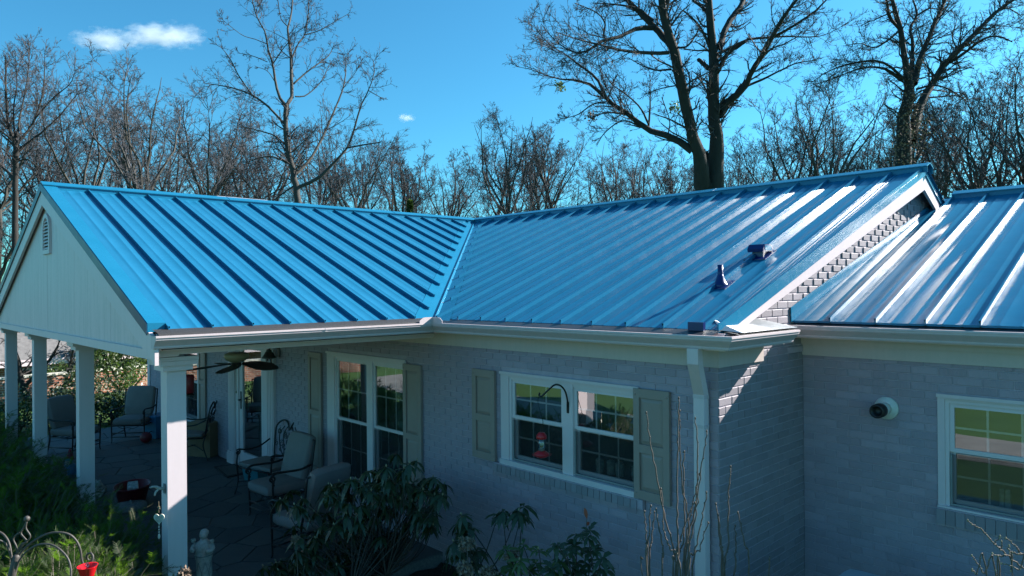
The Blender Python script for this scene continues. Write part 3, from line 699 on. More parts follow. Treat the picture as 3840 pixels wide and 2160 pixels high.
# ---------------------------------------------------------------- windows
def window(h, y, units, cols, rows, zrail, trim, name_label, glaz, bot=.05):
    """h: opening; units: list of (glass x0, x1); glaz: (top, bottom) of glass."""
    w = bpy.data.objects.new("window", None); link(w, house); w["label"] = name_label
    x0, x1, z0, z1 = h; zt, zb = glaz
    mb = MB(); d0, d1 = y - .012, y + .07                   # casing boards
    mb.box(x0, units[0][0] - .062, d0, d1, z0, z1); mb.box(units[-1][1] + .062, x1, d0, d1, z0, z1)
    mb.box(units[0][0] - .062, units[-1][1] + .062, d0, d1, zt + .062, z1)
    build(mb, "casing", M['white'], w)
    mb = MB(); mb.box(x0, x1, y - .035, y + .08, z0, zb - bot); build(mb, "sill", M['vinyl'], w)
    mb = MB(); mb.box(x0 - .004, x1 + .004, y - .03, y - .0125, z1 - .022, z1 + .006); build(mb, "drip_cap", M['white'], w)
    for a, b in zip(units[:-1], units[1:]):
        mb = MB(); mb.box(a[1] + .032, b[0] - .032, y - .006, y + .08, zb - bot, zt + .062); build(mb, "mullion", M['vinyl'], w)
    for a, b in units:
        fy = y + .018
        for c_, p0, p1, q0, q1 in ((a == units[0][0], a - .062, a - .034, zb - bot, zt + .062), (b == units[-1][1], b + .034, b + .062, zb - bot, zt + .062), (True, a - .034, b + .034, zt + .034, zt + .062)):
            if c_: mb = MB(); mb.box(p0, p1, y + .002, y + .085, q0, q1); build(mb, "frame_piece", M['vinyl'], w)
        for up in (1, 0):
            t_, b_ = (zt, zrail + .03) if up else (zrail - .02, zb)
            sy = fy if up else fy + .035
            mb = MB()
            mb.box(a - .034, a, sy, sy + .03, b_ - .03, t_ + .034); mb.box(b, b + .034, sy, sy + .03, b_ - .03, t_ + .034)
            mb.box(a, b, sy, sy + .03, t_, t_ + .034 - (.0 if up else .03)); mb.box(a, b, sy, sy + .03, b_ - (.034 if up else .045), b_)
            build(mb, "sash", M['vinyl'], w)
            mb = MB()
            for i in range(1, cols): xx = a + (b - a) * i / cols; mb.box(xx - .008, xx + .008, sy + .016, sy + .022, b_, t_)
            for j in range(1, rows): zz = b_ + (t_ - b_) * j / rows; mb.box(a, b, sy + .0155, sy + .0215, zz - .008, zz + .008)
            mun = build(mb, "muntin", M['vinyl'], w)
            for i in range(cols):
                for j in range(rows):
                    xa, xb = a + (b - a) * i / cols, a + (b - a) * (i + 1) / cols; za, zc = b_ + (t_ - b_) * j / rows, b_ + (t_ - b_) * (j + 1) / rows
                    tl = rng.normal(0, .0004, 2)
                    mb = MB(); mb.add([(xa, sy + .012 + tl[0], za), (xb, sy + .012 + tl[1], za), (xb, sy + .012 + tl[1], zc), (xa, sy + .012 + tl[0], zc)], [(0, 1, 2, 3)])
                    build(mb, "pane", M['glass'], w)
        mb = MB(); zs_ = zrail - .022; t = .016                # insect screen in front of the lower sash
        mb.box(a - .032, a - .032 + t, fy - .004, fy + .010, zb - .045, zs_); mb.box(b + .032 - t, b + .032, fy - .004, fy + .010, zb - .045, zs_)
        mb.box(a - .032 + t, b + .032 - t, fy - .004, fy + .010, zb - .045, zb - .045 + t); build(mb, "screen_frame", M['screen_frame'], w)
        mb = MB(); mb.add([(a - .02, fy + .004, zb - .03), (b + .02, fy + .004, zb - .03), (b + .02, fy + .004, zs_), (a - .02, fy + .004, zs_)], [(0, 1, 2, 3)]); build(mb, "insect_screen", M['screen'], w)
    return w
window(W2, YW, [(-5.118, -4.478), (-4.281, -3.62)], 3, 2, -1.315, 0, "white double window with feeder bracket between sage shutters", (-.958, -1.70))
window(W1, YW, [(-8.643, -7.915), (-7.715, -7.045)], 3, 2, -1.775, 0, "tall dark double window under the porch", (-.975, -2.54))
window(W3, YW2, [(-1.587, -.915)], 3, 2, -1.345, 0, "single window of the right wing reflecting green lawn", (-.985, -1.735))
window(W4, YW, [(-14.70, -14.0)], 2, 2, -1.775, 0, "window at the far end of the porch", (-.975, -2.45))
# ---------------------------------------------------------------- shutters
def shutter(x0, x1, z0, z1, split, label):
    y = YW - .010; s_ = bpy.data.objects.new("shutter", None); link(s_, house); s_["label"] = label
    fy, by_ = y - .032, y; st = .060
    zm = z0 + (z1 - z0) * split
    mb = MB(); mb.box(x0, x0 + st, fy, by_, z0, z1); mb.box(x1 - st, x1, fy, by_, z0, z1)
    for a, b in ((z0, z0 + .075), (zm - .035, zm + .035), (z1 - .075, z1)): mb.box(x0 + st, x1 - st, fy + .0005, by_, a, b)
    build(mb, "shutter_frame", M['shutter'], s_)
    for a, b in ((z0 + .075, zm - .035), (zm + .035, z1 - .075)):
        mb = MB(); xa, xb = x0 + st, x1 - st
        A = [(xa, y - .012, a), (xb, y - .012, a), (xb, y - .012, b), (xa, y - .012, b)]; t = .035
        Bq = [(xa + t, y - .026, a + t), (xb - t, y - .026, a + t), (xb - t, y - .026, b - t), (xa + t, y - .026, b - t)]
        mb.add(A + Bq, [(4, 5, 6, 7), (0, 1, 5, 4), (1, 2, 6, 5), (2, 3, 7, 6), (3, 0, 4, 7)]); build(mb, "raised_panel", M['shutter'], s_)
    mb = MB(); Rm = np.array([[1, 0, 0], [0, 0, -1], [0, 1, 0]])
    for xx in (x0 + .022, x1 - .022):
        for zz in (z0 + .05, z1 - .05): mb.lathe([(.008, 0), (.0075, .005), (.003, .007)], (xx, fy, zz), 8, Rm @ np.diag([1, 1, 1]))
    build(mb, "screw_cap", M['shutter'], s_)
shutter(-5.722, -5.366, -1.796, -.850, .46, "sage shutter left of the white double window")
shutter(-3.593, -3.234, -1.796, -.856, .46, "sage shutter right of the white double window")
shutter(-9.415, -9.035, -2.62, -.888, .50, "shaded sage shutter beside the heart backed bench")
shutter(-7.013, -6.650, -2.62, -.890, .50, "tall sage shutter right of the dark porch window")
shutter(-13.80, -13.46, -2.55, -.888, .50, "sage shutter between far window and glass door")
shutter(-15.25, -14.90, -2.55, -.888, .50, "sage shutter at the far end of the porch")
# ---------------------------------------------------------------- door
dr = bpy.data.objects.new("door", None); link(dr, house); dr["label"] = "white storm door with a full glass pane and fluted pilasters"
for x0, x1 in ((-12.33, -12.08), (-10.80, -10.54)):
    mb = MB(); mb.box(x0, x1, YW - .05, YW + .02, F0, -.72)
    for k in range(4): xx = x0 + .045 + k * (x1 - x0 - .09) / 3; mb.box(xx - .016, xx + .016, YW - .062, YW - .05, F0 + .22, -.72)
    mb.box(x0 - .025, x1 + .025, YW - .075, YW + .02, F0, F0 + .18); mb.box(x0 - .012, x1 + .012, YW - .066, YW + .02, F0 + .18, F0 + .215)
    build(mb, "pilaster", M['white'], dr)
mb = MB(); mb.box(-12.08, -11.97, YW - .02, YW + .08, F0, -.72); mb.box(-10.95, -10.80, YW - .02, YW + .08, F0, -.72); mb.box(-11.97, -10.95, YW - .02, YW + .08, -.86, -.72); build(mb, "door_frame", M['white'], dr)
mb = MB(); mb.box(-11.97, -11.84, YW + .0, YW + .04, F0 + .03, -.86); mb.box(-11.09, -10.95, YW + .0, YW + .04, F0 + .03, -.86); mb.box(-11.84, -11.09, YW, YW + .04, F0 + .03, F0 + .24); mb.box(-11.84, -11.09, YW, YW + .04, -.98, -.86); build(mb, "storm_door", M['white'], dr)
mb = MB(); mb.add([(-11.84, YW + .02, F0 + .24), (-11.09, YW + .02, F0 + .24), (-11.09, YW + .02, -.98), (-11.84, YW + .02, -.98)], [(0, 1, 2, 3)]); build(mb, "pane", M['glass'], dr)
mb = MB(); mb.box(-11.905, -11.875, YW - .012, YW, -2.02, -1.72); mb.tube([(-11.89, YW - .012, -1.86), (-11.89, YW - .055, -1.86), (-11.80, YW - .065, -1.862)], .010, 8); build(mb, "handle", M['bronze'], dr, True)
mb = MB(); mb.box(-16.95, -16.80, YW - .03, YW + .05, -3.2, -.47); build(mb, "corner_board", M['white'], house)

# ---------------------------------------------------------------- porch: ceiling, beams, gable, columns
mb = MB(); mb.box(-14.91, gx - .03, 1.90, YW - .02, -.485, -.480); build(mb, "porch_ceiling", M['white'], house)
mb = MB(); mb.box(-6.60, -6.40, 1.87, YW - .025, -.545, -.486); build(mb, "porch_beam", M['white'], house)
mb = MB(); mb.box(-14.70, -14.5, 2.11, YW - .03, -.545, -.486); build(mb, "porch_beam", M['white'], house)
mb = MB(); mb.box(-14.95, -6.401, 1.868, 2.10, -.560, -.484); build(mb, "porch_beam", M['white'], house)
mb = MB(); mb.box(-15.0, -6.16, 1.846, 1.867, -.566, -.485); gt = build(mb, "gable_trim", M['white'], house)
gab = roof_part("white painted gable siding with dirt streaks", "gable_siding")
nb = 30; xs = np.linspace(-14.96, -6.17, nb + 1)
for a, b in zip(xs[:-1], xs[1:]):
    a2, b2 = a + .0002, b - .0002; pts = [(a2, -.486), (b2, -.486), (b2, zP(b2) - .06)]
    if a2 < XP < b2: pts.append((XP, ZR - .06))
    pts.append((a2, zP(a2) - .06)); y_ = 1.872 + rng.normal(0, .0006)
    if min(p[1] for p in pts[2:]) < -.47: continue
    mb = MB(); mb.prism([(p[0], y_, p[1]) for p in pts], (0, .014, 0)); build(mb, "board", M['gable'], gab)
mb = MB(); mb.box(-14.9, -6.2, 1.888, 1.90, -.48, -.40); mb.prism([(-14.7, 1.890, -.42), (-6.4, 1.890, -.42), (XP, 1.890, ZR - .12)], (0, .006, 0)); build(mb, "backing", M['ink'], gab)
# arched louvred gable vent
gv = bpy.data.objects.new("gable_vent", None); link(gv, house); gv["label"] = "white arched louvre vent high in the porch gable"
vx, vz0, vz1, vw = XP - .0, .50, .80, .22
def arch(w, z0, z1, n=12): return [(vx - w, z0), (vx + w, z0)] + [(vx + w * math.cos(t), z1 + w * math.sin(t)) for t in np.linspace(0, math.pi, n)]
o_, i_ = arch(vw, vz0, vz1), arch(vw - .055, vz0 + .055, vz1)
mb = MB(); n_ = len(o_); V = [(x, 1.845, z) for x, z in o_] + [(x, 1.845, z) for x, z in i_] + [(x, 1.873, z) for x, z in o_] + [(x, 1.873, z) for x, z in i_]
Fq = [];
for i in range(n_): j = (i + 1) % n_; Fq += [(i, j, n_ + j, n_ + i), (2 * n_ + i, 2 * n_ + j, j, i), (n_ + i, n_ + j, 3 * n_ + j, 3 * n_ + i)]
mb.add(V, Fq); build(mb, "vent_frame", M['white'], gv)
mb = MB(); mb.add([(x, 1.8705, z) for x, z in i_], [tuple(range(n_))]); build(mb, "vent_back", M['ink'], gv)
for k in range(10):
    zc = vz0 + .075 + k * .043; hw = (vw - .058) if zc < vz1 else math.sqrt(max(.0004, (vw - .058) ** 2 - (zc - vz1) ** 2))
    mb = MB(); mb.hexa([(vx - hw, 1.848, zc - .014), (vx + hw, 1.848, zc - .014), (vx + hw, 1.868, zc + .012), (vx - hw, 1.868, zc + .012)], [(vx - hw, 1.848, zc - .009), (vx + hw, 1.848, zc - .009), (vx + hw, 1.868, zc + .017), (vx - hw, 1.868, zc + .017)])
    build(mb, "slat", M['white'], gv)
def column(xf, y0, y1, zb, label):
    c = bpy.data.objects.new("column", None); link(c, house); c["label"] = label
    w = y1 - y0; x0 = xf - w
    mb = MB(); mb.box(x0, xf, y0, y1, zb + .16, -.690); mb.box(x0 - .004, xf + .004, y0 - .004, y0 + .012, zb + .16, -.690) if False else None; build(mb, "shaft", M['column'], c)
    for e, a, b in ((.044, -.690, -.642), (.078, -.642, -.602), (.082, -.601, -.565)):
        mb = MB(); mb.box(x0 - e, xf + e, y0 - e, y1 + e, a, b - .001); build(mb, "cap_board", M['column'], c)
    mb = MB(); mb.box(x0 - .03, xf + .03, y0 - .03, y1 + .03, zb, zb + .14); mb.box(x0 - .015, xf + .015, y0 - .015, y1 + .015, zb + .14, zb + .16); build(mb, "base", M['column'], c)
    mb = MB(); mb.box(x0 + .01, xf - .01, y0 + .01, y1 - .01, -.566, -.5605); build(mb, "neck", M['column'], c)
column(-6.50, 2.030, 2.192, F0, "corner porch column with a bright patch of sun")
column(-9.68, 2.03, 2.192, F0 + .05, "second porch column from the corner")
column(-12.45, 2.03, 2.192, F0 + .12, "third porch column from the corner")
column(-14.95, 2.03, 2.192, F0 + .12, "porch column at the left edge of the photo")
# wall flue on the right wing
fl = bpy.data.objects.new("flue_vent", None); link(fl, house); fl["label"] = "white pipe with black rubber end on the wing wall"
ax = np.array([[1, 0, 0], [0, 0, -1], [0, 1, 0]]); fc = (-2.085, YW2, -1.045)
mb = MB(); mb.lathe([(.098, .0), (.095, .02), (.060, .035), (.058, .04)], (fc[0], YW2 - .004, fc[2]), 28, ax); build(mb, "flange", M['pvc'], fl, True)
mb = MB(); mb.lathe([(.053, .03), (.053, .17), (.045, .17)], (fc[0], YW2, fc[2]), 24, ax); build(mb, "pipe", M['pvc'], fl, True)
mb = MB(); mb.lathe([(.058, .15), (.060, .165), (.058, .245), (.050, .25), (.042, .25), (.040, .18), (.001, .18)], (fc[0], YW2, fc[2]), 24, ax); build(mb, "rubber_end", M['black'], fl, True)

# ---------------------------------------------------------------- patio of irregular flagstones
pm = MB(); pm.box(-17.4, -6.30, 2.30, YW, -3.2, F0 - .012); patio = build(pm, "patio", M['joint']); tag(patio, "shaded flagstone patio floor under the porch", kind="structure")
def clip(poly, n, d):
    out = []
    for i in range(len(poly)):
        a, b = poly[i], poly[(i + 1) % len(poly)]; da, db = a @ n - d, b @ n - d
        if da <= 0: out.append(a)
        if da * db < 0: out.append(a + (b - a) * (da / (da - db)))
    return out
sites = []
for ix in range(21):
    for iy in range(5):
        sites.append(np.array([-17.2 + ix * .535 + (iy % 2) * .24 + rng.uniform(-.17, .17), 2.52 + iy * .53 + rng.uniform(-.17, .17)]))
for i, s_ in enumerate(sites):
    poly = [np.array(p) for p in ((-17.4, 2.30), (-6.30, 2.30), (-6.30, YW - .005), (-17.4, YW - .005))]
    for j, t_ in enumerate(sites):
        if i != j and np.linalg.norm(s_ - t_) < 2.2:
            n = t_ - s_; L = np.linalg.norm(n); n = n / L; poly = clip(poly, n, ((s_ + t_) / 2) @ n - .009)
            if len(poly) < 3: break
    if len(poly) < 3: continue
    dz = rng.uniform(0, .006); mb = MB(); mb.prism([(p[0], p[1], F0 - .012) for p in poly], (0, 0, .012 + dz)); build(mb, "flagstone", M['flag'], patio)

# ================================================================ THINGS ON AND AROUND THE PORCH
def spiral(c, r0, turns, ax_u, ax_v, n=18, shrink=.75, start=0.0):
    t = np.linspace(0, 1, n); a = start + t * turns * 2 * math.pi; r = r0 * (1 - shrink * t)
    return np.array(c)[None] + (r * np.cos(a))[:, None] * np.array(ax_u)[None] + (r * np.sin(a))[:, None] * np.array(ax_v)[None]
def bez(P, n=14):
    P = np.asarray(P, float); m = len(P); out = []           # Catmull-Rom through the points
    Q = np.vstack([2 * P[0] - P[1], P, 2 * P[-1] - P[-2]])
    for i in range(m - 1):
        for t in np.linspace(0, 1, n, endpoint=(i == m - 2)):
            a, b, c, d = Q[i:i + 4]; out.append(.5 * ((2 * b) + (c - a) * t + (2 * a - 5 * b + 4 * c - d) * t ** 2 + (3 * b - a - 3 * c + d) * t ** 3))
    return np.array(out)
def armchair(label, loc, rz):
    t = thing("armchair", label, "armchair", loc, rz, "cushioned armchairs on the porch")
    a = math.radians(16); Rt = np.array([[1, 0, 0], [0, math.cos(a), math.sin(a)], [0, -math.sin(a), math.cos(a)]])
    mb = MB(); mb.rbox((0, -.03, .425), (.57, .62, .15), .055, 3, puff=.05); so = build(mb, "seat_cushion", M['cushion'], t, True, True)
    mb = MB(); mb.tube(bez([(-.26, -.325, .47), (0, -.335, .475), (.26, -.325, .47)], 6), .005, 5); build(mb, "piping", M['cushion'], so, True, True)
    mb = MB(); mb.rbox((0, .27, .76), (.56, .15, .60), .06, 3, Rt, .06); build(mb, "back_cushion", M['cushion'], t, True, True)
    for sx in (-1, 1):
        x = sx * .315
        mb = MB(); mb.tube(bez([(x, -.28, .56), (x, -.285, .50), (x, -.28, .30), (x, -.27, .06), (x, -.29, .0)], 5), [.015] * 6 + [.013] * 9 + [.010] * 5 + [.013], 8)
        mb.lathe([(.012, .0), (.024, .015), (.014, .035), (.022, .05), (.012, .065)], (x, -.28, .50), 10); build(mb, "leg", M['iron'], t, True, True)
        mb = MB(); mb.tube(bez([(x, .33, 1.0), (x, .27, .60), (x, .22, .34), (x, .30, .0)], 6), .014, 8); build(mb, "leg", M['iron'], t, True, True)
        mb = MB(); mb.tube(bez([(x, .285, .68), (x, .10, .645), (x, -.10, .655), (x, -.24, .66), (x, -.315, .625)], 6), .015, 8)
        mb.tube(spiral((x, -.285, .60), .045, 1.35, (0, -1, 0), (0, 0, -1), 16, .8, -.6), .012, 6); build(mb, "arm", M['iron'], t, True, True)
    mb = MB()
    for z in (.12, .20): mb.tube([(-.31, -.275, z), (.31, -.275, z)], .010, 6)
    for sx in (-1, 1): mb.tube([(sx * .315, -.275, .16), (sx * .315, .25, .16)], .010, 6); mb.tube([(sx * .315, -.28, .345), (sx * .315, .23, .345)], .013, 6)
    mb.tube([(-.31, -.28, .345), (.31, -.28, .345)], .013, 6); mb.tube([(-.31, .23, .345), (.31, .23, .345)], .013, 6)
    for k in range(4): y = -.2 + k * .12; mb.tube([(-.31, y, .345), (.31, y, .345)], .006, 5)
    build(mb, "frame", M['iron'], t, True, True)
    mb = MB(); mb.tube([(-.31, .33, .99), (.31, .33, .99)], .012, 6); build(mb, "back_rail", M['iron'], t, True, True)
    mb = MB(); mb.tube(bez([(-.2, -.27, .33), (-.1, -.275, .29), (0, -.275, .31), (.1, -.275, .29), (.2, -.27, .33)], 5), .006, 5); build(mb, "apron_scroll", M['iron'], t, True, True)
    return t
def by_legs(l, r, back=.28):
    L = onZ(*l, F0); Rr = onZ(*r, F0); e = (Rr - L)[:2]; e /= np.linalg.norm(e); fc = np.array([e[1], -e[0]]); mid = (L + Rr)[:2] / 2 - fc * back
    return (mid[0], mid[1], F0), math.atan2(e[1], e[0])
pc, rz = by_legs((415, 1663), (545, 1660)); armchair("beige cushioned armchair facing out beside the far corner of the porch", pc, rz)
pc, rz = by_legs((272, 1715), (377, 1685)); armchair("beige cushioned armchair half hidden between the two middle columns", pc, rz)
c = onZ(1052, 1798, -2.52); armchair("beige cushioned armchair in front of the tall porch window", (c[0], c[1], F0), math.radians(4))
c = onZ(1165, 1925, -2.53); armchair("beige cushioned armchair turned sideways behind the rhododendron", (c[0], c[1], F0), math.radians(-78))

def heart_chair(label, loc, rz, w=.62):
    t = thing("heart_back_chair", label, "metal chair", loc, rz, "scrolled metal chairs by the door")
    mb = MB(); mb.rbox((0, -.02, .45), (w, .50, .075), .035, 3); build(mb, "seat_cushion", M['cushion'], t, True, True)
    for sx in (-1, 1):
        x = sx * (w / 2 + .01)
        mb = MB(); mb.tube(bez([(x, -.25, .62), (x, -.27, .45), (x, -.25, .2), (x + sx * .02, -.29, .0)], 6), [.013] * 12 + [.009] * 6 + [.014], 8); build(mb, "leg", M['iron'], t, True, True)
        mb = MB(); mb.tube(bez([(x * .95, .28, .42), (x * .95, .25, .25), (x, .33, .0)], 6), .012, 8); build(mb, "leg", M['iron'], t, True, True)
        mb = MB(); mb.tube(bez([(x * .97, .30, .72), (x, .12, .64), (x, -.08, .63), (x, -.24, .66)], 6), .013, 8)
        mb.tube(spiral((x, -.25, .615), .045, 1.4, (0, -1, 0), (0, 0, 1), 16, .8, .9), .010, 6); build(mb, "arm", M['iron'], t, True, True)
    mb = MB(); B = lambda x, z: (x, .27 + (z - .45) * .22, z)     # the reclined back plane
    for sx in (-1, 1):
        mb.tube(bez([B(0, .88), B(sx * .07, .99), B(sx * .19, 1.01), B(sx * .31, .92), B(sx * .31, .75), B(sx * .27, .55), B(sx * .24, .45)], 6), .014, 8)
    build(mb, "back_frame", M['iron'], t, True, True)
    mb = MB(); r2 = np.random.default_rng(5); u = np.array([1, 0, 0.]); v = np.array([0, .215, .977])
    for k in range(26):
        x = r2.uniform(-.25, .25); z = r2.uniform(.50, .90)
        mb.tube(spiral(B(x, z), r2.uniform(.03, .055), r2.choice([-1, 1]) * r2.uniform(.8, 1.4), u, v, 12, .7, r2.uniform(0, 6)), .006, 5)
    for sx in (-1, 1):
        for x0 in (.06, .15): mb.tube(bez([B(sx * .03, .48), B(sx * x0, .62), B(sx * (x0 + .06), .80), B(sx * x0 * .8, .93)], 5), .008, 5)
    mb.tube([B(-.26, .50), B(.26, .50)], .010, 6); build(mb, "back_scrollwork", M['iron'], t, True, True)
    mb = MB()
    for y in (-.25, .24): mb.tube([(-w / 2, y, .40), (w / 2, y, .40)], .012, 6)
    for sx in (-1, 1): mb.tube([(sx * w / 2, -.25, .40), (sx * w / 2, .24, .40)], .012, 6)
    mb.tube(bez([(-w / 2, -.25, .18), (0, 0, .22), (w / 2, .25, .18)], 5), .008, 5); mb.tube(bez([(w / 2, -.25, .18), (0, 0, .22), (-w / 2, .25, .18)], 5), .008, 5)
    build(mb, "seat_frame", M['iron'], t, True, True); return t
c = onZ(1010, 1738, -2.55); heart_chair("heart backed metal chair with cushion, right of the glass door", (c[0], c[1], F0), math.radians(12), .78)
c = onZ(725, 1622, -2.55); heart_chair("heart backed metal chair left of the glass door beside a cardboard box", (c[0], c[1], F0), math.radians(-35))

# ceiling fan
fx, fy, fz = -8.55, 3.48, -.30
t = thing("ceiling_fan", "ceiling fan with dark leaf shaped blades under the porch ceiling", "ceiling fan", (fx, fy, fz - .187))
mb = MB(); mb.lathe([(.07, -.187), (.065, -.21), (.018, -.23), (.018, -.43)], (fx, fy, fz), 16); build(mb, "down_rod", M['bronze'], t, True)
mb = MB(); mb.lathe([(.10, -.45), (.14, -.465), (.148, -.495), (.13, -.535), (.08, -.565), (.04, -.575)], (fx, fy, fz), 28); build(mb, "motor_housing", M['amber'], t, True)
mb = MB(); mb.lathe([(.05, -.575), (.06, -.60), (.045, -.63), (.012, -.65)], (fx, fy, fz), 16); build(mb, "hub", M['bronze'], t, True)
for k in range(5):
    an = math.radians(-38 + 72 * k); d = np.array([math.cos(an), math.sin(an), 0]); s_ = np.array([-d[1], d[0], 0]); mb = MB(); V = []
    prof = [(.08, .02), (.17, .05), (.25, .09), (.35, .12), (.45, .115), (.52, .075), (.56, .02)]
    for r_, w_ in prof:
        for sg in (-1, 1): V.append(np.array([fx, fy, fz - .59 - .10 * (r_ - .1)]) + d * r_ + s_ * sg * w_ + np.array([0, 0, sg * w_ * .18]))
    n_ = len(prof); Fq = [(2 * i, 2 * i + 1, 2 * i + 3, 2 * i + 2) for i in range(n_ - 1)]; V = np.array(V); mb.add(np.vstack([V, V - (0, 0, .008)]), Fq + [tuple(x + 2 * n_ for x in q[::-1]) for q in Fq] + [(2 * i, 2 * i + 2, 2 * n_ + 2 * i + 2, 2 * n_ + 2 * i) for i in range(n_ - 1)] + [(2 * i + 3, 2 * i + 1, 2 * n_ + 2 * i + 1, 2 * n_ + 2 * i + 3) for i in range(n_ - 1)]); build(mb, "blade", M['fanblade'], t)
mb = MB(); mb.tube([(fx + .03, fy - .02, fz - .62), (fx + .03, fy - .02, fz - .92)], .003, 5); mb.lathe([(.004, 0), (.012, -.015), (.004, -.03)], (fx + .03, fy - .02, fz - .92), 8); build(mb, "pull_chain", M['amber'], t)
# wall lantern
lx, ly = -10.42, YW - .17
t = thing("wall_lantern", "dark bronze cage lantern on the wall right of the door", "lantern", (lx, ly, -1.17))
mb = MB(); mb.lathe([(.045, -.92), (.02, -.90), (.055, -.945), (.085, -1.0), (.115, -1.03), (.10, -1.04)][::1], (lx, ly, 0), 16); build(mb, "cap", M['bronze'], t, True)
mb = MB()
for k in range(4): a = k * math.pi / 2 + .4; mb.tube([(lx + .06 * math.cos(a), ly + .06 * math.sin(a), -1.03), (lx + .055 * math.cos(a), ly + .055 * math.sin(a), -1.20)], .006, 5)
mb.lathe([(.065, -1.215), (.07, -1.205), (.065, -1.195)], (lx, ly, 0), 16); build(mb, "cage", M['bronze'], t)
mb = MB(); mb.lathe([(.03, -1.19), (.035, -1.12), (.03, -1.04)], (lx, ly, 0), 12); build(mb, "glass", M['clear'], t, True)
mb = MB(); mb.tube(bez([(lx, ly, -.91), (lx, ly + .05, -.86), (lx, YW - .02, -.89)], 6), .012, 6); mb.rbox((lx, YW - .012, -.93), (.10, .02, .2), .009, 2); build(mb, "bracket", M['bronze'], t, True)
# feeder bracket and hummingbird feeder in front of the window
hk = [(2129, 1532, 4.905), (2127, 1497, 4.885), (2118, 1465, 4.85), (2101, 1446, 4.81), (2081, 1443, 4.77), (2060, 1459, 4.72), (2041, 1477, 4.685), (2030, 1486, 4.668), (2022, 1482, 4.664), (2024, 1473, 4.664)]
hp = bez([onY(x, y, Y) for x, y, Y in hk], 5)
t = thing("feeder_bracket", "curved black iron bracket on the window mullion", "bracket", tuple(hp[0])); mb = MB(); mb.tube(hp, .0085, 8); build(mb, "rod", M['iron'], t, True)
mb = MB(); q = onY(2129, 1528, YW - .01); mb.rbox((q[0], YW - .008, q[2]), (.03, .012, .11), .005, 2); build(mb, "mounting_plate", M['iron'], t, True)
fc = onY(2031, 1660, 4.666); z_ = lambda y: onY(2031, y, 4.666)[2]; dpt = 2606.3 / (fc @ CF)
t = thing("hummingbird_feeder", "red and clear hummingbird feeder hanging before the white double window", "bird feeder", (fc[0], fc[1], z_(1712)))
mb = MB(); mb.lathe([(.030, z_(1622)), (.036, z_(1627)), (.048, z_(1633)), (.050, z_(1643)), (.046, z_(1645))][::-1], (fc[0], fc[1], 0), 20); build(mb, "cap", M['red'], t, True)
mb = MB(); mb.lathe([(.029, z_(1695)), (.030, z_(1680)), (.036, z_(1665)), (.043, z_(1645))], (fc[0], fc[1], 0), 20); build(mb, "reservoir", M['clear'], t, True)
mb = MB(); mb.lathe([(.027, z_(1694)), (.028, z_(1682)), (.001, z_(1681))], (fc[0], fc[1], 0), 20); build(mb, "nectar", M['paper'], t, True)
mb = MB(); mb.lathe([(.045, z_(1714)), (.066, z_(1709)), (.072, z_(1703)), (.066, z_(1699)), (.040, z_(1692)), (.032, z_(1690))], (fc[0], fc[1], 0), 24); build(mb, "dish", M['red'], t, True)
mb = MB(); mb.tube([(fc[0] + .088 * math.cos(a), fc[1] + .088 * math.sin(a), z_(1704)) for a in np.linspace(0, 2 * math.pi, 25)], .003, 5); build(mb, "perch_ring", M['red'], t, True)
mb = MB(); mb.tube(bez([onY(2023, 1480, 4.664), onY(2017, 1505, 4.665), onY(2026, 1545, 4.666), onY(2036, 1580, 4.666), onY(2032, 1596, 4.666), onY(2026, 1590, 4.666)], 5), .0028, 5)
mb.tube(bez([onY(2031, 1596, 4.666), onY(2027, 1606, 4.666), onY(2030, 1624, 4.666)], 4), .0028, 5); build(mb, "wire", M['iron'], t, True)

# door mat, boxes, tub and small things on the floor
P = [onZ(x, y, F0 + .008) for x, y in ((803, 1752), (852, 1792), (930, 1775), (880, 1742))]; mc = sum(P) / 4
t = thing("door_mat", "black door mat before the glass door", "door mat", (mc[0], mc[1], F0)); mb = MB(); mb.prism([(p[0], p[1], F0 + .007) for p in P], (0, 0, .014)); build(mb, "pile", M['mat'], t)
mb = MB(); ins = [mc + (p - mc) * .82 for p in P]; mb.prism([(p[0], p[1], F0 + .0212) for p in ins], (0, 0, .002)); build(mb, "border_panel", M['iron_brown'], t)
def carton(name, label, cat, c, size, rz, mat):
    t = thing(name, label, cat, c, rz); w, d, h = (s_ / 2 for s_ in size); mb = MB(); mb.box(-w, w, -d, d, .007, 2 * h); build(mb, "body", mat, t, False, True)
    mb = MB(); mb.box(-w - .002, w + .002, -d - .002, -d + .03, 2 * h, 2 * h + .006); mb.box(-w, w, -.01, d, 2 * h, 2 * h + .005); build(mb, "flap", mat, t, False, True)
    return t
c = onZ(775, 1705, F0); carton("cardboard_box", "tall brown cardboard box behind the left heart backed chair", "box", (c[0], c[1], F0), (.50, .40, .62), .5, M['card'])
c = onZ(965, 1805, F0); t = thing("storage_basket", "teal plastic basket under the right heart backed chair", "basket", (c[0], c[1], F0), .3)
mb = MB(); mb.hexa([(-.15, -.12, .01), (.15, -.12, .01), (.15, .12, .01), (-.15, .12, .01)], [(-.18, -.15, .24), (.18, -.15, .24), (.18, .15, .24), (-.18, .15, .24)]); build(mb, "body", M['teal'], t, False, True)
mb = MB()
for k in range(9): mb.rbox((rng.uniform(-.12, .12), rng.uniform(-.1, .1), .25 + rng.uniform(0, .03)), (.09, .06, .05), .02, 2)
build(mb, "crumpled_paper", M['paper'], t, True, True)
c = onZ(497, 1886, F0); t = thing("red_tub", "dark red oval tub holding papers on the patio", "tub", (c[0], c[1], F0), -.5)
mb = MB(); n = 28; V = []; prof = [(.20, .008), (.27, .26), (.285, .265), (.285, .25), (.262, .245), (.19, .03)]
for r_, h_ in prof: V += [(r_ * math.cos(a) * 1.12, r_ * math.sin(a) * .82, h_) for a in np.arange(n) * 2 * math.pi / n]
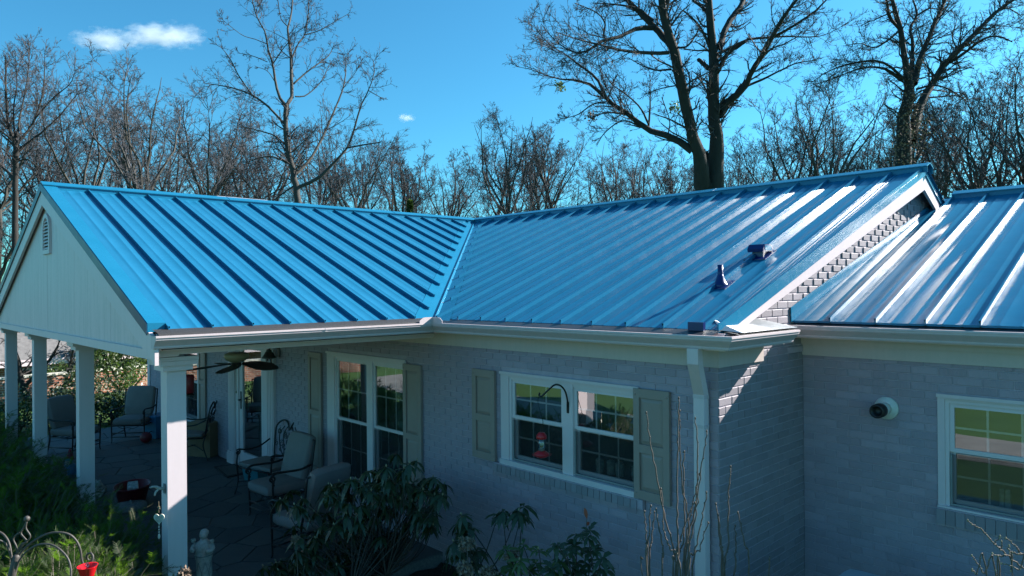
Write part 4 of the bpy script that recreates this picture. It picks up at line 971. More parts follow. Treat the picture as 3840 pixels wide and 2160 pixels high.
mb.add(V, [(i * n + j, i * n + (j + 1) % n, (i + 1) * n + (j + 1) % n, (i + 1) * n + j) for i in range(len(prof) - 1) for j in range(n)] + [tuple(range((len(prof) - 1) * n, len(prof) * n)), tuple(range(n))[::-1]]); build(mb, "shell", M['darkred'], t, True, True)
mb = MB(); mb.rbox((.05, .02, .23), (.20, .14, .10), .012, 2, np.array([[.9, -.2, .3], [.2, .97, 0], [-.3, 0, .95]])); build(mb, "papers", M['paper'], t, True, True)
mb = MB(); mb.rbox((-.14, -.03, .20), (.12, .12, .08), .03, 2); build(mb, "cloth", M['darkred'], t, True, True)
c = onZ(490, 1912, F0); t = thing("stone_planter_lid", "round grey stone lid lying in front of the red tub", "stone lid", (c[0], c[1], F0), 0)
mb = MB(); mb.lathe([(.18, .006), (.205, .03), (.205, .07), (.19, .085), (.12, .10), (.05, .105)], (0, 0, 0), 28); mb.tube(bez([(-.05, 0, .10), (0, 0, .13), (.05, 0, .10)], 5), .012, 6); build(mb, "body", M['greystone'], t, True, True)
c = onZ(590, 1640, F0); t = thing("blue_bin", "blue plastic bin behind the corner column", "bin", (c[0], c[1], F0), .4)
mb = MB(); mb.hexa([(-.16, -.16, .01), (.16, -.16, .01), (.16, .16, .01), (-.16, .16, .01)], [(-.2, -.2, .46), (.2, -.2, .46), (.2, .2, .46), (-.2, .2, .46)]); mb.box(-.215, .215, -.215, .215, .44, .47); build(mb, "shell", M['blue'], t, False, True)
c = onZ(598, 1655, F0); t = thing("red_ball", "dull red ball lying before the blue bin", "ball", (c[0], c[1] - .25, F0), 0); mb = MB(); mb.lathe([(max(.002, .11 * math.sin(a)), .117 - .11 * math.cos(a)) for a in np.linspace(0, math.pi, 12)], (0, 0, 0), 18); build(mb, "skin", M['darkred'], t, True, True)
c = onX(706, 1440, -8.6); t = thing("hanging_lantern", "red cylindrical lantern hanging just behind the corner column", "lantern", (c[0], c[1], c[2] - .13))
mb = MB(); mb.lathe([(.05, c[2] - .11), (.065, c[2] - .10), (.065, c[2] + .10), (.05, c[2] + .11)], (c[0], c[1], 0), 20); build(mb, "shade", M['darkred'], t, True)
mb = MB(); mb.tube([(c[0], c[1], c[2] + .11), (c[0], c[1], -.486)], .003, 5); mb.lathe([(.07, c[2] - .135), (.07, c[2] - .12), (.03, c[2] - .11)], (c[0], c[1], 0), 16); build(mb, "chain_and_base", M['iron'], t)
# statues
def ball(mb, c, r, s=(1, 1, 1), n=12, k=8):
    mb.lathe([(max(.0005, r * math.sin(a)), -r * math.cos(a)) for a in np.linspace(0, math.pi, k)], (0, 0, 0), n); v = mb.v[-1]; mb.v[-1] = v * np.array(s) + np.array(c)
c = onZ(766, 2212, F0); t = thing("saint_statue", "pale stone statue of a robed figure with birds on the patio edge", "statue", (c[0], c[1], F0), math.radians(40))
mb = MB(); mb.lathe([(.085, .008), (.088, .05), (.075, .07), (.072, .30), (.082, .33), (.084, .36), (.080, .40), (.088, .44), (.075, .48), (.040, .50), (.034, .515)], (0, 0, 0), 20)
ball(mb, (0, -.004, .555), .043, (.92, 1, 1.12)); ball(mb, (0, -.042, .552), .010); ball(mb, (0, .012, .575), .045, (1, .9, .8))
for sx in (-1, 1):
    mb.tube(bez([(sx * .075, .0, .46), (sx * .105, -.03, .42), (sx * .07, -.085, .42)], 5), [.030] * 5 + [.024] * 5 + [.018], 8); ball(mb, (sx * .098, -.02, .50), .022, (.8, 1.5, 1)); ball(mb, (sx * .098, -.052, .518), .011)
build(mb, "figure", M['stone'], t, True, True)
mb = MB()
for k in range(7):
    for sg in (-1, 1):
        a0 = k * 2 * math.pi / 7; mb.tube([(.0745 * math.cos(a0 + sg * .9 * s_), .0745 * math.sin(a0 + sg * .9 * s_), .08 + .22 * s_) for s_ in np.linspace(0, 1, 8)], .003, 4)
mb.lathe([(.086, .355), (.088, .36), (.086, .366)], (0, 0, 0), 20); build(mb, "robe_tracery", M['greystone'], t, True, True)
c = onZ(222, 1822, F0); t = thing("dog_statue", "grey stone sitting dog statue behind the second column", "statue", (c[0], c[1], F0), math.radians(60))
mb = MB(); mb.rbox((0, .0, .03), (.20, .32, .045), .015, 2); ball(mb, (0, .07, .15), .105, (.8, 1.1, 1)); mb.tube(bez([(0, .08, .15), (0, -.01, .27), (0, -.04, .36)], 5), [.09] * 5 + [.075] * 5 + [.06], 10); ball(mb, (0, -.05, .42), .065, (.9, 1, .95)); mb.tube([(0, -.09, .405), (0, -.16, .39)], [.036, .026], 8)
for sx in (-1, 1): mb.tube(bez([(sx * .045, -.05, .28), (sx * .045, -.08, .15), (sx * .045, -.10, .04)], 4), .024, 8); ball(mb, (sx * .055, -.02, .415), .03, (.4, .8, 1.4)); ball(mb, (sx * .08, .06, .09), .055, (.7, 1.2, 1))
build(mb, "body", M['greystone'], t, True, True)
c = onZ(262, 1790, F0); t = thing("garden_gnome", "small garden gnome with a dark red hat beside the dog statue", "gnome", (c[0], c[1], F0), math.radians(40))
mb = MB(); mb.lathe([(.09, .008), (.10, .10), (.085, .2), (.05, .24)], (0, 0, 0), 16); ball(mb, (0, -.01, .28), .055); build(mb, "body", M['blue'], t, True, True)
mb = MB(); mb.lathe([(.062, .29), (.05, .34), (.02, .44), (.004, .47)], (0, .005, 0), 14); build(mb, "hat", M['darkred'], t, True, True); mb = MB(); ball(mb, (0, -.05, .24), .045, (1, .5, 1.3)); build(mb, "beard", M['stone'], t, True, True)
c = onZ(378, 1862, F0); t = thing("frog_statue", "small pale crouching stone figure right of the second column", "statue", (c[0], c[1], F0), math.radians(40))
mb = MB(); ball(mb, (0, 0, .09), .085, (.9, 1.1, 1)); ball(mb, (0, -.05, .19), .055); ball(mb, (-.028, -.06, .245), .02); ball(mb, (.028, -.06, .245), .02)
for sx in (-1, 1): mb.tube(bez([(sx * .06, 0, .12), (sx * .09, -.07, .08), (sx * .05, -.09, .012)], 4), .022, 8)
build(mb, "body", M['stone'], t, True, True)
# heart sign and bird hook on the corner column
hc = onX(596, 1945, -6.44); t = thing("heart_sign", "whitewashed wooden heart with handwriting hanging beside the corner column", "sign", (hc[0], hc[1], hc[2] - .06))
u = np.array([CR[0], CR[1], 0]); u /= np.linalg.norm(u); nrm = np.array([u[1], -u[0], 0])
hp = [(16 * math.sin(a) ** 3 / 16, (13 * math.cos(a) - 5 * math.cos(2 * a) - 2 * math.cos(3 * a) - math.cos(4 * a)) / 16) for a in np.linspace(0, 2 * math.pi, 36, endpoint=False)]
mb = MB(); mb.prism([hc + u * x * .046 + np.array([0, 0, y * .052]) - nrm * .0 for x, y in hp], -nrm * .008); build(mb, "board", M['wood_white'], t)
mb = MB()
for k, (w_, z0) in enumerate(((.033, .022), (.036, .010), (.036, -.002), (.030, -.014), (.022, -.026))):
    pts = [hc + u * (x_ * w_) + np.array([0, 0, z0 + .0025 * math.sin(x_ * 19 + k)]) + nrm * .0015 for x_ in np.linspace(-.9, .9, 26)]; mb.tube(pts, .0011, 3)
build(mb, "handwriting", M['ink'], t)
mb = MB(); top = hc + np.array([0, 0, .05]); mb.tube([top, top + (0, 0, .10)], .0015, 4); st = top + np.array([0, 0, .045]); sp = [(math.cos(a) * (.016 if k % 2 else .006), math.sin(a) * (.016 if k % 2 else .006)) for k, a in enumerate(np.linspace(0, 2 * math.pi, 10, endpoint=False) + math.pi / 10 + math.pi / 5)]
mb.prism([st + u * x + np.array([0, 0, y]) for x, y in sp], -nrm * .004); build(mb, "cord_and_star", M['amber'], t)
mb = MB(); lo = hc - np.array([0, 0, .052]); mb.tube([lo, lo - (0, 0, .07)], .0015, 4)
for k in range(3): ball(mb, lo - (0, 0, .02 + .022 * k), .006)
ball(mb, lo - (0, 0, .10), .014, (.7, .7, 1.8)); build(mb, "bead_string", M['wood_white'], t, True)
bc = onX(606, 1838, -6.52); t = thing("bird_hook", "small pale metal bird shaped hook fixed to the corner column", "hook", tuple(bc)); bc = np.array([-6.56, 2.026, bc[2]])
mb = MB(); mb.rbox(bc + (0, -.006, 0), (.045, .012, .085), .005, 2); build(mb, "plate", M['greystone'], t, True)
mb = MB(); mb.tube(bez([bc + (0, -.01, 0), bc + (0, -.045, .01), bc + (0, -.085, .032), bc + (0, -.125, .030)], 5), [.012] * 5 + [.014] * 5 + [.009] * 5 + [.003], 8); mb.tube(bez([bc + (0, -.05, .005), bc + (0, -.075, -.02), bc + (0, -.085, -.05)], 4), [.009] * 8 + [.003], 6); build(mb, "bird", M['stone'], t, True)

# ---------------------------------------------------------------- plant hook with red glass cup, lower left
def sh(x, y, D=4.0): return atD(x / 3.8125, 1780 + y / 3.8125, D)
pole_top = sh(235, 1170); gb = np.array([sh(170, 1449)[0], sh(170, 1449)[1], -H])
t = thing("plant_hook", "weathered iron garden hook with curved arms above the yew, lower left", "garden hook", tuple(gb))
mb = MB(); bt = pole_top + (sh(170, 1449) - pole_top) * 6.2; mb.tube([bt, sh(170, 1449), pole_top, sh(250, 1140)], [.021, .021, .019, .008], 12); build(mb, "pole", M['iron_brown'], t, True)
arcs = [([(215, 1400), (280, 1150), (400, 1010), (560, 900), (700, 840), (850, 825), (1000, 860), (1100, 960), (1150, 1080), (1165, 1200), (1190, 1270), (1240, 1292), (1300, 1255), (1330, 1180), (1300, 1122), (1250, 1140), (1243, 1195), (1268, 1222)], .0062, .15),
        ([(205, 1440), (260, 1260), (350, 1130), (480, 1030), (620, 990), (760, 1010), (880, 1090), (970, 1200), (1010, 1330), (1015, 1449), (1000, 1560), (960, 1600)], .0055, -.1),
        ([(200, 1430), (165, 1180), (135, 1000), (80, 890), (0, 825), (-120, 800), (-230, 850), (-300, 980), (-320, 1120), (-280, 1190)], .0062, .1),
        ([(195, 1440), (150, 1150), (80, 990), (0, 940), (-100, 940), (-180, 1020), (-220, 1150)], .0055, -.12)]
for pts, r_, dd in arcs:
    mb = MB(); mb.tube(bez([sh(x, y, 4.0 + dd * i / len(pts)) for i, (x, y) in enumerate(pts)], 5), r_, 8); build(mb, "arm", M['iron_brown'], t, True)
mb = MB(); mb.tube(bez([sh(240, 1140), sh(300, 1000), sh(385, 955), sh(300, 840), sh(345, 745), sh(378, 665)], 6), .0048, 7); mb.tube(bez([sh(245, 1140), sh(330, 1000), sh(432, 890), sh(372, 770), sh(382, 665)], 6), .0048, 7); mb.tube(bez([sh(240, 1130), sh(235, 1030), sh(190, 930), sh(220, 870), sh(280, 830)], 5), .0045, 6)
ball(mb, sh(385, 630), .0165); build(mb, "finial", M['iron_brown'], t, True)
rc = sh(1250, 1340); t = thing("red_glass_feeder", "red glass cup hanging from the garden hook, lower left", "bird feeder", (rc[0], rc[1], rc[2] - .09))
mb = MB(); mb.lathe([(.012, -.085), (.030, -.06), (.052, .012), (.055, .016), (.050, .014), (.028, -.055), (.008, -.075)], rc, 22); build(mb, "cup", M['redglass'], t, True)
mb = MB(); mb.tube([rc + (0, 0, .0), sh(1245, 1290)], .003, 5); ball(mb, rc + (-.018, 0, .014), .011); ball(mb, rc + (.012, 0, .016), .010); ball(mb, rc + (.0, 0, .03), .008); build(mb, "hanger_beads", M['clear'], t, True)
# ---------------------------------------------------------------- grey cabinet at the lower right
kc = onZ(3186, 2121, -2.12); t = thing("utility_cabinet", "grey blue metal cabinet with rounded lid beside the wing wall", "cabinet", (kc[0] + .3, kc[1] - .3, -H))
mb = MB(); mb.box(kc[0] + .02, kc[0] + .66, kc[1] - .66, kc[1] - .02, -H, -2.2); build(mb, "body", M['grey_cover'], t); mb = MB(); mb.rbox((kc[0] + .34, kc[1] - .34, -2.17), (.70, .70, .10), .045, 3); build(mb, "lid", M['grey_cover'], t, True)

# ================================================================ VEGETATION
def tubes_np(P, Rr, k):
    """P (n,m,3) polylines, Rr (n,m) radii -> vertices, quads of k-sided tubes"""
    n, m = P.shape[:2]
    T = np.gradient(P, axis=1); T /= np.linalg.norm(T, axis=2, keepdims=True) + 1e-9
    ref = np.where(np.abs(T[..., 2:3]) > .9, np.array([1., 0, 0]), np.array([0, 0, 1.]))
    U = np.cross(T, ref); U /= np.linalg.norm(U, axis=2, keepdims=True) + 1e-9; Wv = np.cross(T, U)
    a = np.arange(k) * 2 * math.pi / k
    V = P[:, :, None] + Rr[:, :, None, None] * (np.cos(a)[:, None] * U[:, :, None] + np.sin(a)[:, None] * Wv[:, :, None])
    idx = np.arange(n * m * k).reshape(n, m, k); nx = np.roll(idx, -1, axis=2)
    Fq = np.stack([idx[:, :-1], nx[:, :-1], nx[:, 1:], idx[:, 1:]], -1).reshape(-1, 4)
    return V.reshape(-1, 3), Fq
def grow(start, dirs, lens, rads, nseg, wig, up, taper, r):
    n = len(start); P = np.zeros((n, nseg + 1, 3)); P[:, 0] = start; d = dirs / (np.linalg.norm(dirs, axis=1, keepdims=True) + 1e-9)
    for i in range(nseg):
        d = d + r.standard_normal((n, 3)) * wig + np.array([0, 0, up]); d /= np.linalg.norm(d, axis=1, keepdims=True)
        P[:, i + 1] = P[:, i] + d * (lens / nseg)[:, None]
    t = np.linspace(0, 1, nseg + 1); return P, rads[:, None] * (1 - (1 - taper) * t)[None]
def spawn(P, Rr, per, tmin, ang, lens, lratio, rratio, r, rmin):
    """children along polylines; returns start, dir, len, rad"""
    n, m = P.shape[:2]; ln = lens if lens is not None else np.linalg.norm(np.diff(P, axis=1), axis=2).sum(1)
    cnt = per if np.ndim(per) else np.full(n, per); par = np.repeat(np.arange(n), cnt)
    t = tmin + (1 - tmin) * r.random(len(par)); q = t * (m - 1); i = np.minimum(q.astype(int), m - 2); f = (q - i)[:, None]
    st = P[par, i] * (1 - f) + P[par, i + 1] * f; tg = P[par, i + 1] - P[par, i]; tg /= np.linalg.norm(tg, axis=1, keepdims=True) + 1e-9
    rd = Rr[par, i] * (1 - f[:, 0]) + Rr[par, i + 1] * f[:, 0]
    v = r.standard_normal((len(par), 3)); v -= tg * (v * tg).sum(1, keepdims=True); v /= np.linalg.norm(v, axis=1, keepdims=True) + 1e-9
    a = np.radians(r.uniform(ang[0], ang[1], len(par)))[:, None]; dr = tg * np.cos(a) + v * np.sin(a)
    L = ln[par] * lratio * r.uniform(.55, 1.15, len(par)) * (1.15 - .55 * t); return st, dr, L, np.maximum(rd * rratio * r.uniform(.7, 1, len(par)), rmin)
class Geo:
    def __init__(s): s.V = []; s.F = []; s.n = 0
    def add(s, V, F): s.V.append(V); s.F.append(F + s.n); s.n += len(V)
    def mesh(s, name, mat, off=(0, 0, 0), smooth=False): return fast_mesh(name, np.vstack(s.V) - np.asarray(off), np.vstack(s.F), mat, smooth)
def generic_tree(seed, h, spread=.55, trunk=.22, limbs=7, r0=.0155, vase=True, dens=1.0, twig_r=.0062, up=.10):
    """bare deciduous tree in local coordinates: returns Geo wood, Geo twigs"""
    r = np.random.default_rng(seed); wood, tw = Geo(), Geo(); th = .5 if vase else .68
    P, Q = grow(np.zeros((1, 3)), np.array([[r.normal(0, .05), r.normal(0, .05), 1.]]), np.array([h * th]), np.array([h * r0]), 10, .045, .05, .35, r); wood.add(*tubes_np(P, Q, 7))
    s1 = spawn(P, Q, limbs, trunk / th, (24, 58 if vase else 72), np.array([h]), .50 * spread / .55, .58, r, .02)
    tip = P[0, -1][None]; s1 = [np.concatenate([a, b]) for a, b in zip(s1, (np.repeat(tip, 6, 0), np.array([[.28, .1, 1], [-.25, -.2, 1.], [0, .35, 1], [.5, -.35, 1], [-.55, .3, 1], [.1, -.6, 1]]), np.full(6, h * (.92 - th)), np.full(6, h * r0 * .30)))]
    P1, Q1 = grow(s1[0], s1[1], s1[2], s1[3], 10, .12, up, .12, r); wood.add(*tubes_np(P1, Q1, 5))
    s2 = spawn(P1, Q1, 7, .2, (25, 60), None, .42, .55, r, .011); P2, Q2 = grow(*s2, 7, .15, up, .2, r); tw.add(*tubes_np(P2, Q2, 4))
    s3 = spawn(P2, Q2, 7, .10, (25, 60), None, .44, .6, r, twig_r); P3, Q3 = grow(*s3, 5, .15, up * .9, .4, r); tw.add(*tubes_np(P3, Q3, 3))
    s4 = spawn(P3, Q3, 5, .12, (22, 55), None, .50, .65, r, twig_r * .75); P4, Q4 = grow(*s4, 3, .14, .07, .6, r); tw.add(*tubes_np(P4, Q4, 3))
    s5 = spawn(P4, Q4, 2, .2, (22, 50), None, .6, .7, r, twig_r * .6); P5, Q5 = grow(*s5, 2, .12, .06, .7, r); tw.add(*tubes_np(P5, Q5, 3))
    return wood, tw
def place(px, D):
    p = ray(px, 1080) * D; return np.array([p[0], p[1]])
TPROTO = {}
def tree_obj(name, label, key, px, top, D, group, rz=0.0, wmat='bark2', tmat='twig_far', sx=1.0, **kw):
    if key not in TPROTO:
        w_, t_ = generic_tree(key, 10.0, **kw); TPROTO[key] = (w_.mesh("trunk", M[wmat]), t_.mesh("crown", M[tmat]), np.percentile(np.concatenate([v[:, 2] for v in t_.V]), 97))
    mw, mt, zmax = TPROTO[key]; xy = place(px, D); hgt = H + (1080 - top) / FPX * D
    t = thing(name, label, "tree", (xy[0], xy[1], -H - .05), rz, group); s_ = hgt / zmax; t.scale = (s_ * sx, s_ * sx, s_)
    for nm, me in (("trunk", mw), ("crown", mt)): link(bpy.data.objects.new(nm, me), t)
    return t
BG = "bare trees behind the house"
kinds = {11: dict(spread=.62, limbs=8, trunk=.14), 12: dict(spread=.50, limbs=9, trunk=.12, up=.14), 13: dict(spread=.75, limbs=7, trunk=.16, up=.06), 14: dict(spread=.45, limbs=10, trunk=.18, vase=False), 15: dict(spread=.58, limbs=9, trunk=.10, up=.16)}
far = [(-60, 330, 44, 13), (150, 395, 48, 12), (335, 300, 38, 15), (520, 262, 36, 12), (610, 430, 52, 14), (760, 375, 46, 13), (900, 430, 55, 11), (1010, 400, 48, 13), (1180, 450, 50, 11), (1330, 455, 44, 13), (1480, 520, 52, 11), (1585, 610, 66, 14), (1690, 570, 64, 12), (1790, 540, 60, 14),
       (1925, 440, 50, 11), (2060, 480, 56, 12), (2175, 500, 60, 14), (2300, 530, 58, 11), (2400, 560, 62, 15), (2520, 560, 55, 12), (2620, 600, 60, 14), (2790, 570, 52, 15), (2900, 480, 50, 12), (3010, 380, 46, 15), (3130, 300, 44, 12), (3260, 420, 50, 14), (3420, 480, 52, 11), (3520, 400, 50, 15), (3620, 330, 46, 12), (3730, 300, 44, 15), (3850, 250, 42, 12), (3960, 330, 40, 11)]
where = ["at the left picture edge", "low behind the porch gable peak", "left of the fan shaped tree", "fan shaped, left of the cloud's right end", "right of the fan shaped tree", "left of the slender grey tree", "just left of the slender grey trunk", "right behind the slender grey trunk", "right of the slender grey trunk", "wide crowned, under the small cloud", "sloping to the gap in the tree line", "in the low gap left of the roof valley", "low, above the roof valley", "just right of the roof valley",
         "round crowned, tallest above the middle of the roof", "second right of the roof valley's round crown", "third right of the roof valley's round crown", "under the long low limb of the twin trunk tree", "left of the twin trunks, behind their low limb", "close left of the twin trunks", "directly behind the twin trunks", "close right of the twin trunks", "low between the two big trees", "midway between the two big trees", "tall, left of the ivy covered tree", "close left of the ivy covered trunk", "directly behind the ivy covered trunk", "close right of the ivy covered trunk", "above the wing roof, right of the ivy trunk", "above the wing roof near the right edge", "at the right picture edge", "at the far right edge, mostly cut off"]
for i, ((px, top, D, key), wh) in enumerate(zip(far, where)):
    tree_obj("bare_tree", "leafless tree " + wh, key, px, top, D, BG, rz=float(rng.uniform(0, 6.28)), sx=float(rng.uniform(1.15, 1.45)), dens=1.0, **kinds[key])
rb = np.random.default_rng(77)
for i in range(24):                                          # the closed ranks of the wood behind them
    px = -260 + i * 180 + rb.uniform(-25, 25); env = np.interp(px, [-300, 400, 900, 1400, 1620, 1800, 2000, 2600, 2900, 3200, 3600, 4100], [430, 420, 500, 545, 660, 610, 540, 610, 560, 440, 430, 380])
    tree_obj("bare_tree", "leafless tree in the closed ranks of the wood behind the house", [11, 12, 13, 14, 15][i % 5], px, env + rb.uniform(-20, 90), rb.uniform(58, 92), "closed ranks of bare trees in the wood", rz=float(rb.uniform(0, 6.28)), sx=float(rb.uniform(1.2, 1.6)))
# brushwood: a tangle of saplings along the wood's edge, too thin to tell apart
g = Geo(); r = np.random.default_rng(3); n = 240; st = np.zeros((n, 3))
for i in range(n): xy = place(r.uniform(-250, 4100), r.uniform(36, 74)); st[i] = (xy[0], xy[1], 0)
dr = np.stack([r.normal(0, .28, n), r.normal(0, .28, n), np.ones(n)], 1); P, Q = grow(st, dr, r.uniform(2.5, 6.0, n), r.uniform(.014, .032, n), 6, .10, .03, .25, r); g.add(*tubes_np(P, Q, 3))
s2 = spawn(P, Q, 8, .2, (25, 70), None, .35, .55, r, .012); P, Q = grow(*s2, 4, .15, .05, .5, r); g.add(*tubes_np(P, Q, 3))
s3 = spawn(P, Q, 3, .2, (25, 70), None, .45, .65, r, .009); P, Q = grow(*s3, 2, .15, .04, .6, r); g.add(*tubes_np(P, Q, 3))
bo = link(bpy.data.objects.new("brushwood", g.mesh("brushwood", M['twig_far']))); tag(bo, "tangle of bare saplings along the edge of the wood", "brushwood", kind="stuff")

# ---------------------------------------------------------------- the four big trees, limbs followed from the photograph and set in depth
def traced_tree(name, label, D, cx, cy, sc, limbs, seed, base_px, mat='bark', twr=.008, tw=(9, 7, 5), lr=(.9, .5, .5), up=.05, extra=None, kx=1.0):
    """limbs: polylines of (x, y, half width) in a crop with origin cx, cy and scale sc (or their own); each gets its own run in depth"""
    r = np.random.default_rng(seed); wood, twg = Geo(), Geo(); m = 14; PP, QQ = [], []; ends = {}
    for L in limbs:
        ox, oy, s_ = cx, cy, sc
        if isinstance(L, tuple): (ox, oy, s_), L = L
        a = np.array(L, float); px = np.stack([ox + a[:, 0] / s_, oy + a[:, 1] / s_], 1); rad = a[:, 2] / s_ / FPX * D * kx
        key = min(ends, key=lambda k: math.hypot(k[0] - px[0, 0], k[1] - px[0, 1])) if ends else None
        d0 = ends[key] if key and math.hypot(key[0] - px[0, 0], key[1] - px[0, 1]) < 60 else 0.0
        slope = r.uniform(-.75, .75) if ends else 0.0
        run = np.concatenate([[0], np.cumsum(np.linalg.norm(np.diff(px, axis=0), axis=1))]); dep = D + d0 + slope * run / FPX * D
        pts = np.array([ray(x, y) * d_ for (x, y), d_ in zip(px, dep)])
        for (x, y), d_ in zip(px, dep): ends[(x, y)] = d_ - D
        t = run / run[-1]; tt = np.linspace(0, 1, m); sm = bez(pts, 6); ts = np.linspace(0, 1, len(sm))
        dd = np.concatenate([[0], np.cumsum(np.linalg.norm(np.diff(sm, axis=0), axis=1))]); dd /= dd[-1]
        P = np.stack([np.interp(tt, dd, sm[:, k]) for k in range(3)], 1); R_ = np.interp(tt, t, rad); P += r.standard_normal(P.shape) * R_[:, None] * .10
        PP.append(P); QQ.append(R_)
    # the trunk carried down to the ground
    g0 = PP[0][0]; gr = np.array([g0[0], g0[1], -H]); gr[:2] += r.normal(0, .1, 2); tt = np.linspace(0, 1, m)[:, None]; PP.append(gr * (1 - tt) + g0 * tt); QQ.append(np.linspace(QQ[0][0] * 1.35, QQ[0][0], m))
    PP, QQ = np.array(PP), np.array(QQ); wood.add(*tubes_np(PP, QQ, 10))
    B, C = PP[:-1], QQ[:-1]; ln = np.linalg.norm(np.diff(B, axis=1), axis=2).sum(1); cnt = np.maximum(3, (ln * tw[0] / 2.2).astype(int))
    s2 = spawn(B, C, cnt, .25, (25, 70), np.minimum(ln, 3.2), lr[0] * .42, .38, r, twr * 1.3); s2 = (*s2[:3], np.minimum(s2[3], .035)); P2, Q2 = grow(*s2, 6, .16, up, .4, r); twg.add(*tubes_np(P2, Q2, 4))
    s3 = spawn(P2, Q2, tw[1], .1, (25, 65), None, lr[1], .6, r, twr); P3, Q3 = grow(*s3, 4, .17, up, .5, r); twg.add(*tubes_np(P3, Q3, 3))
    s4 = spawn(P3, Q3, tw[2], .2, (25, 60), None, lr[2], .7, r, twr * .75); P4, Q4 = grow(*s4, 3, .15, up, .6, r); twg.add(*tubes_np(P4, Q4, 3))
    base = np.array([gr[0], gr[1], -H]); t = thing(name, label, "tree", tuple(base)); link(bpy.data.objects.new("trunk", wood.mesh("trunk", M[mat], base, True)), t); link(bpy.data.objects.new("crown", twg.mesh("crown", M['twig'], base)), t)
    return t, P4
T1 = [[(850, 1400, 24), (830, 1230, 21), (800, 1100, 19), (770, 950, 17), (760, 800, 15), (765, 705, 14)], [(765, 705, 13), (805, 640, 12), (800, 540, 11), (800, 400, 10), (785, 280, 8), (775, 190, 7), (800, 100, 6), (805, 0, 5), (815, -120, 4)],
      [(765, 705, 11), (720, 640, 9), (695, 540, 8), (675, 420, 7), (640, 300, 6), (630, 220, 5), (570, 110, 4), (540, 0, 3), (520, -90, 2)], [(750, 815, 8), (650, 710, 7), (540, 630, 6), (420, 585, 4.5), (320, 565, 3.5), (215, 550, 2)], [(540, 630, 5), (450, 500, 4), (400, 400, 3), (330, 310, 2), (270, 290, 1.5)],
      [(815, 555, 6), (900, 480, 5), (980, 420, 4), (1050, 365, 3), (1080, 300, 2)], [(825, 640, 5), (890, 635, 4), (960, 580, 3.5), (1010, 520, 3), (1050, 430, 2)], [(800, 395, 6), (850, 280, 5), (890, 230, 4.5), (910, 100, 4), (915, 0, 3), (930, -90, 2)], [(890, 230, 4), (980, 205, 3), (1060, 160, 2.5), (1180, 90, 1.5)],
      [(835, 1150, 10), (930, 1050, 9), (1010, 900, 8), (1090, 720, 6), (1140, 590, 5), (1160, 480, 4), (1160, 370, 2)], [(850, 1240, 12), (980, 1180, 11), (1080, 1080, 9), (1170, 980, 7), (1220, 840, 6), (1260, 700, 5), (1310, 600, 3.5), (1350, 480, 2.5), (1340, 390, 1.5)], [(1170, 980, 6), (1280, 960, 5), (1400, 940, 3)],
      [(775, 1080, 6), (680, 1040, 5), (590, 1045, 4), (500, 1080, 2.5)], [(760, 960, 6), (690, 900, 5), (600, 870, 4), (480, 840, 2.5)], [(780, 180, 4), (730, 120, 3), (710, 0, 3)], [(680, 420, 4), (740, 330, 3), (790, 270, 2)], [(635, 290, 3), (560, 260, 2.5), (470, 230, 2), (330, 120, 1.5)], [(640, 410, 3), (540, 370, 2.5), (440, 350, 1.5)],
      [(690, 540, 3), (640, 470, 2), (560, 440, 1.5)], [(1310, 600, 3), (1400, 650, 2), (1440, 660, 1.2)], [(1140, 590, 3), (1230, 470, 2), (1270, 390, 1.2)], [(820, 1230, 6), (760, 1270, 5), (680, 1330, 4)], [(800, 1010, 4), (880, 940, 3), (960, 860, 2)]]
traced_tree("bare_tree", "tall slender grey leafless tree rising behind the porch ridge", 21, 640, 0, 1.767, T1, 21, None, 'bark2', .006, (11, 6, 4), (.8, .52, .5), .05)
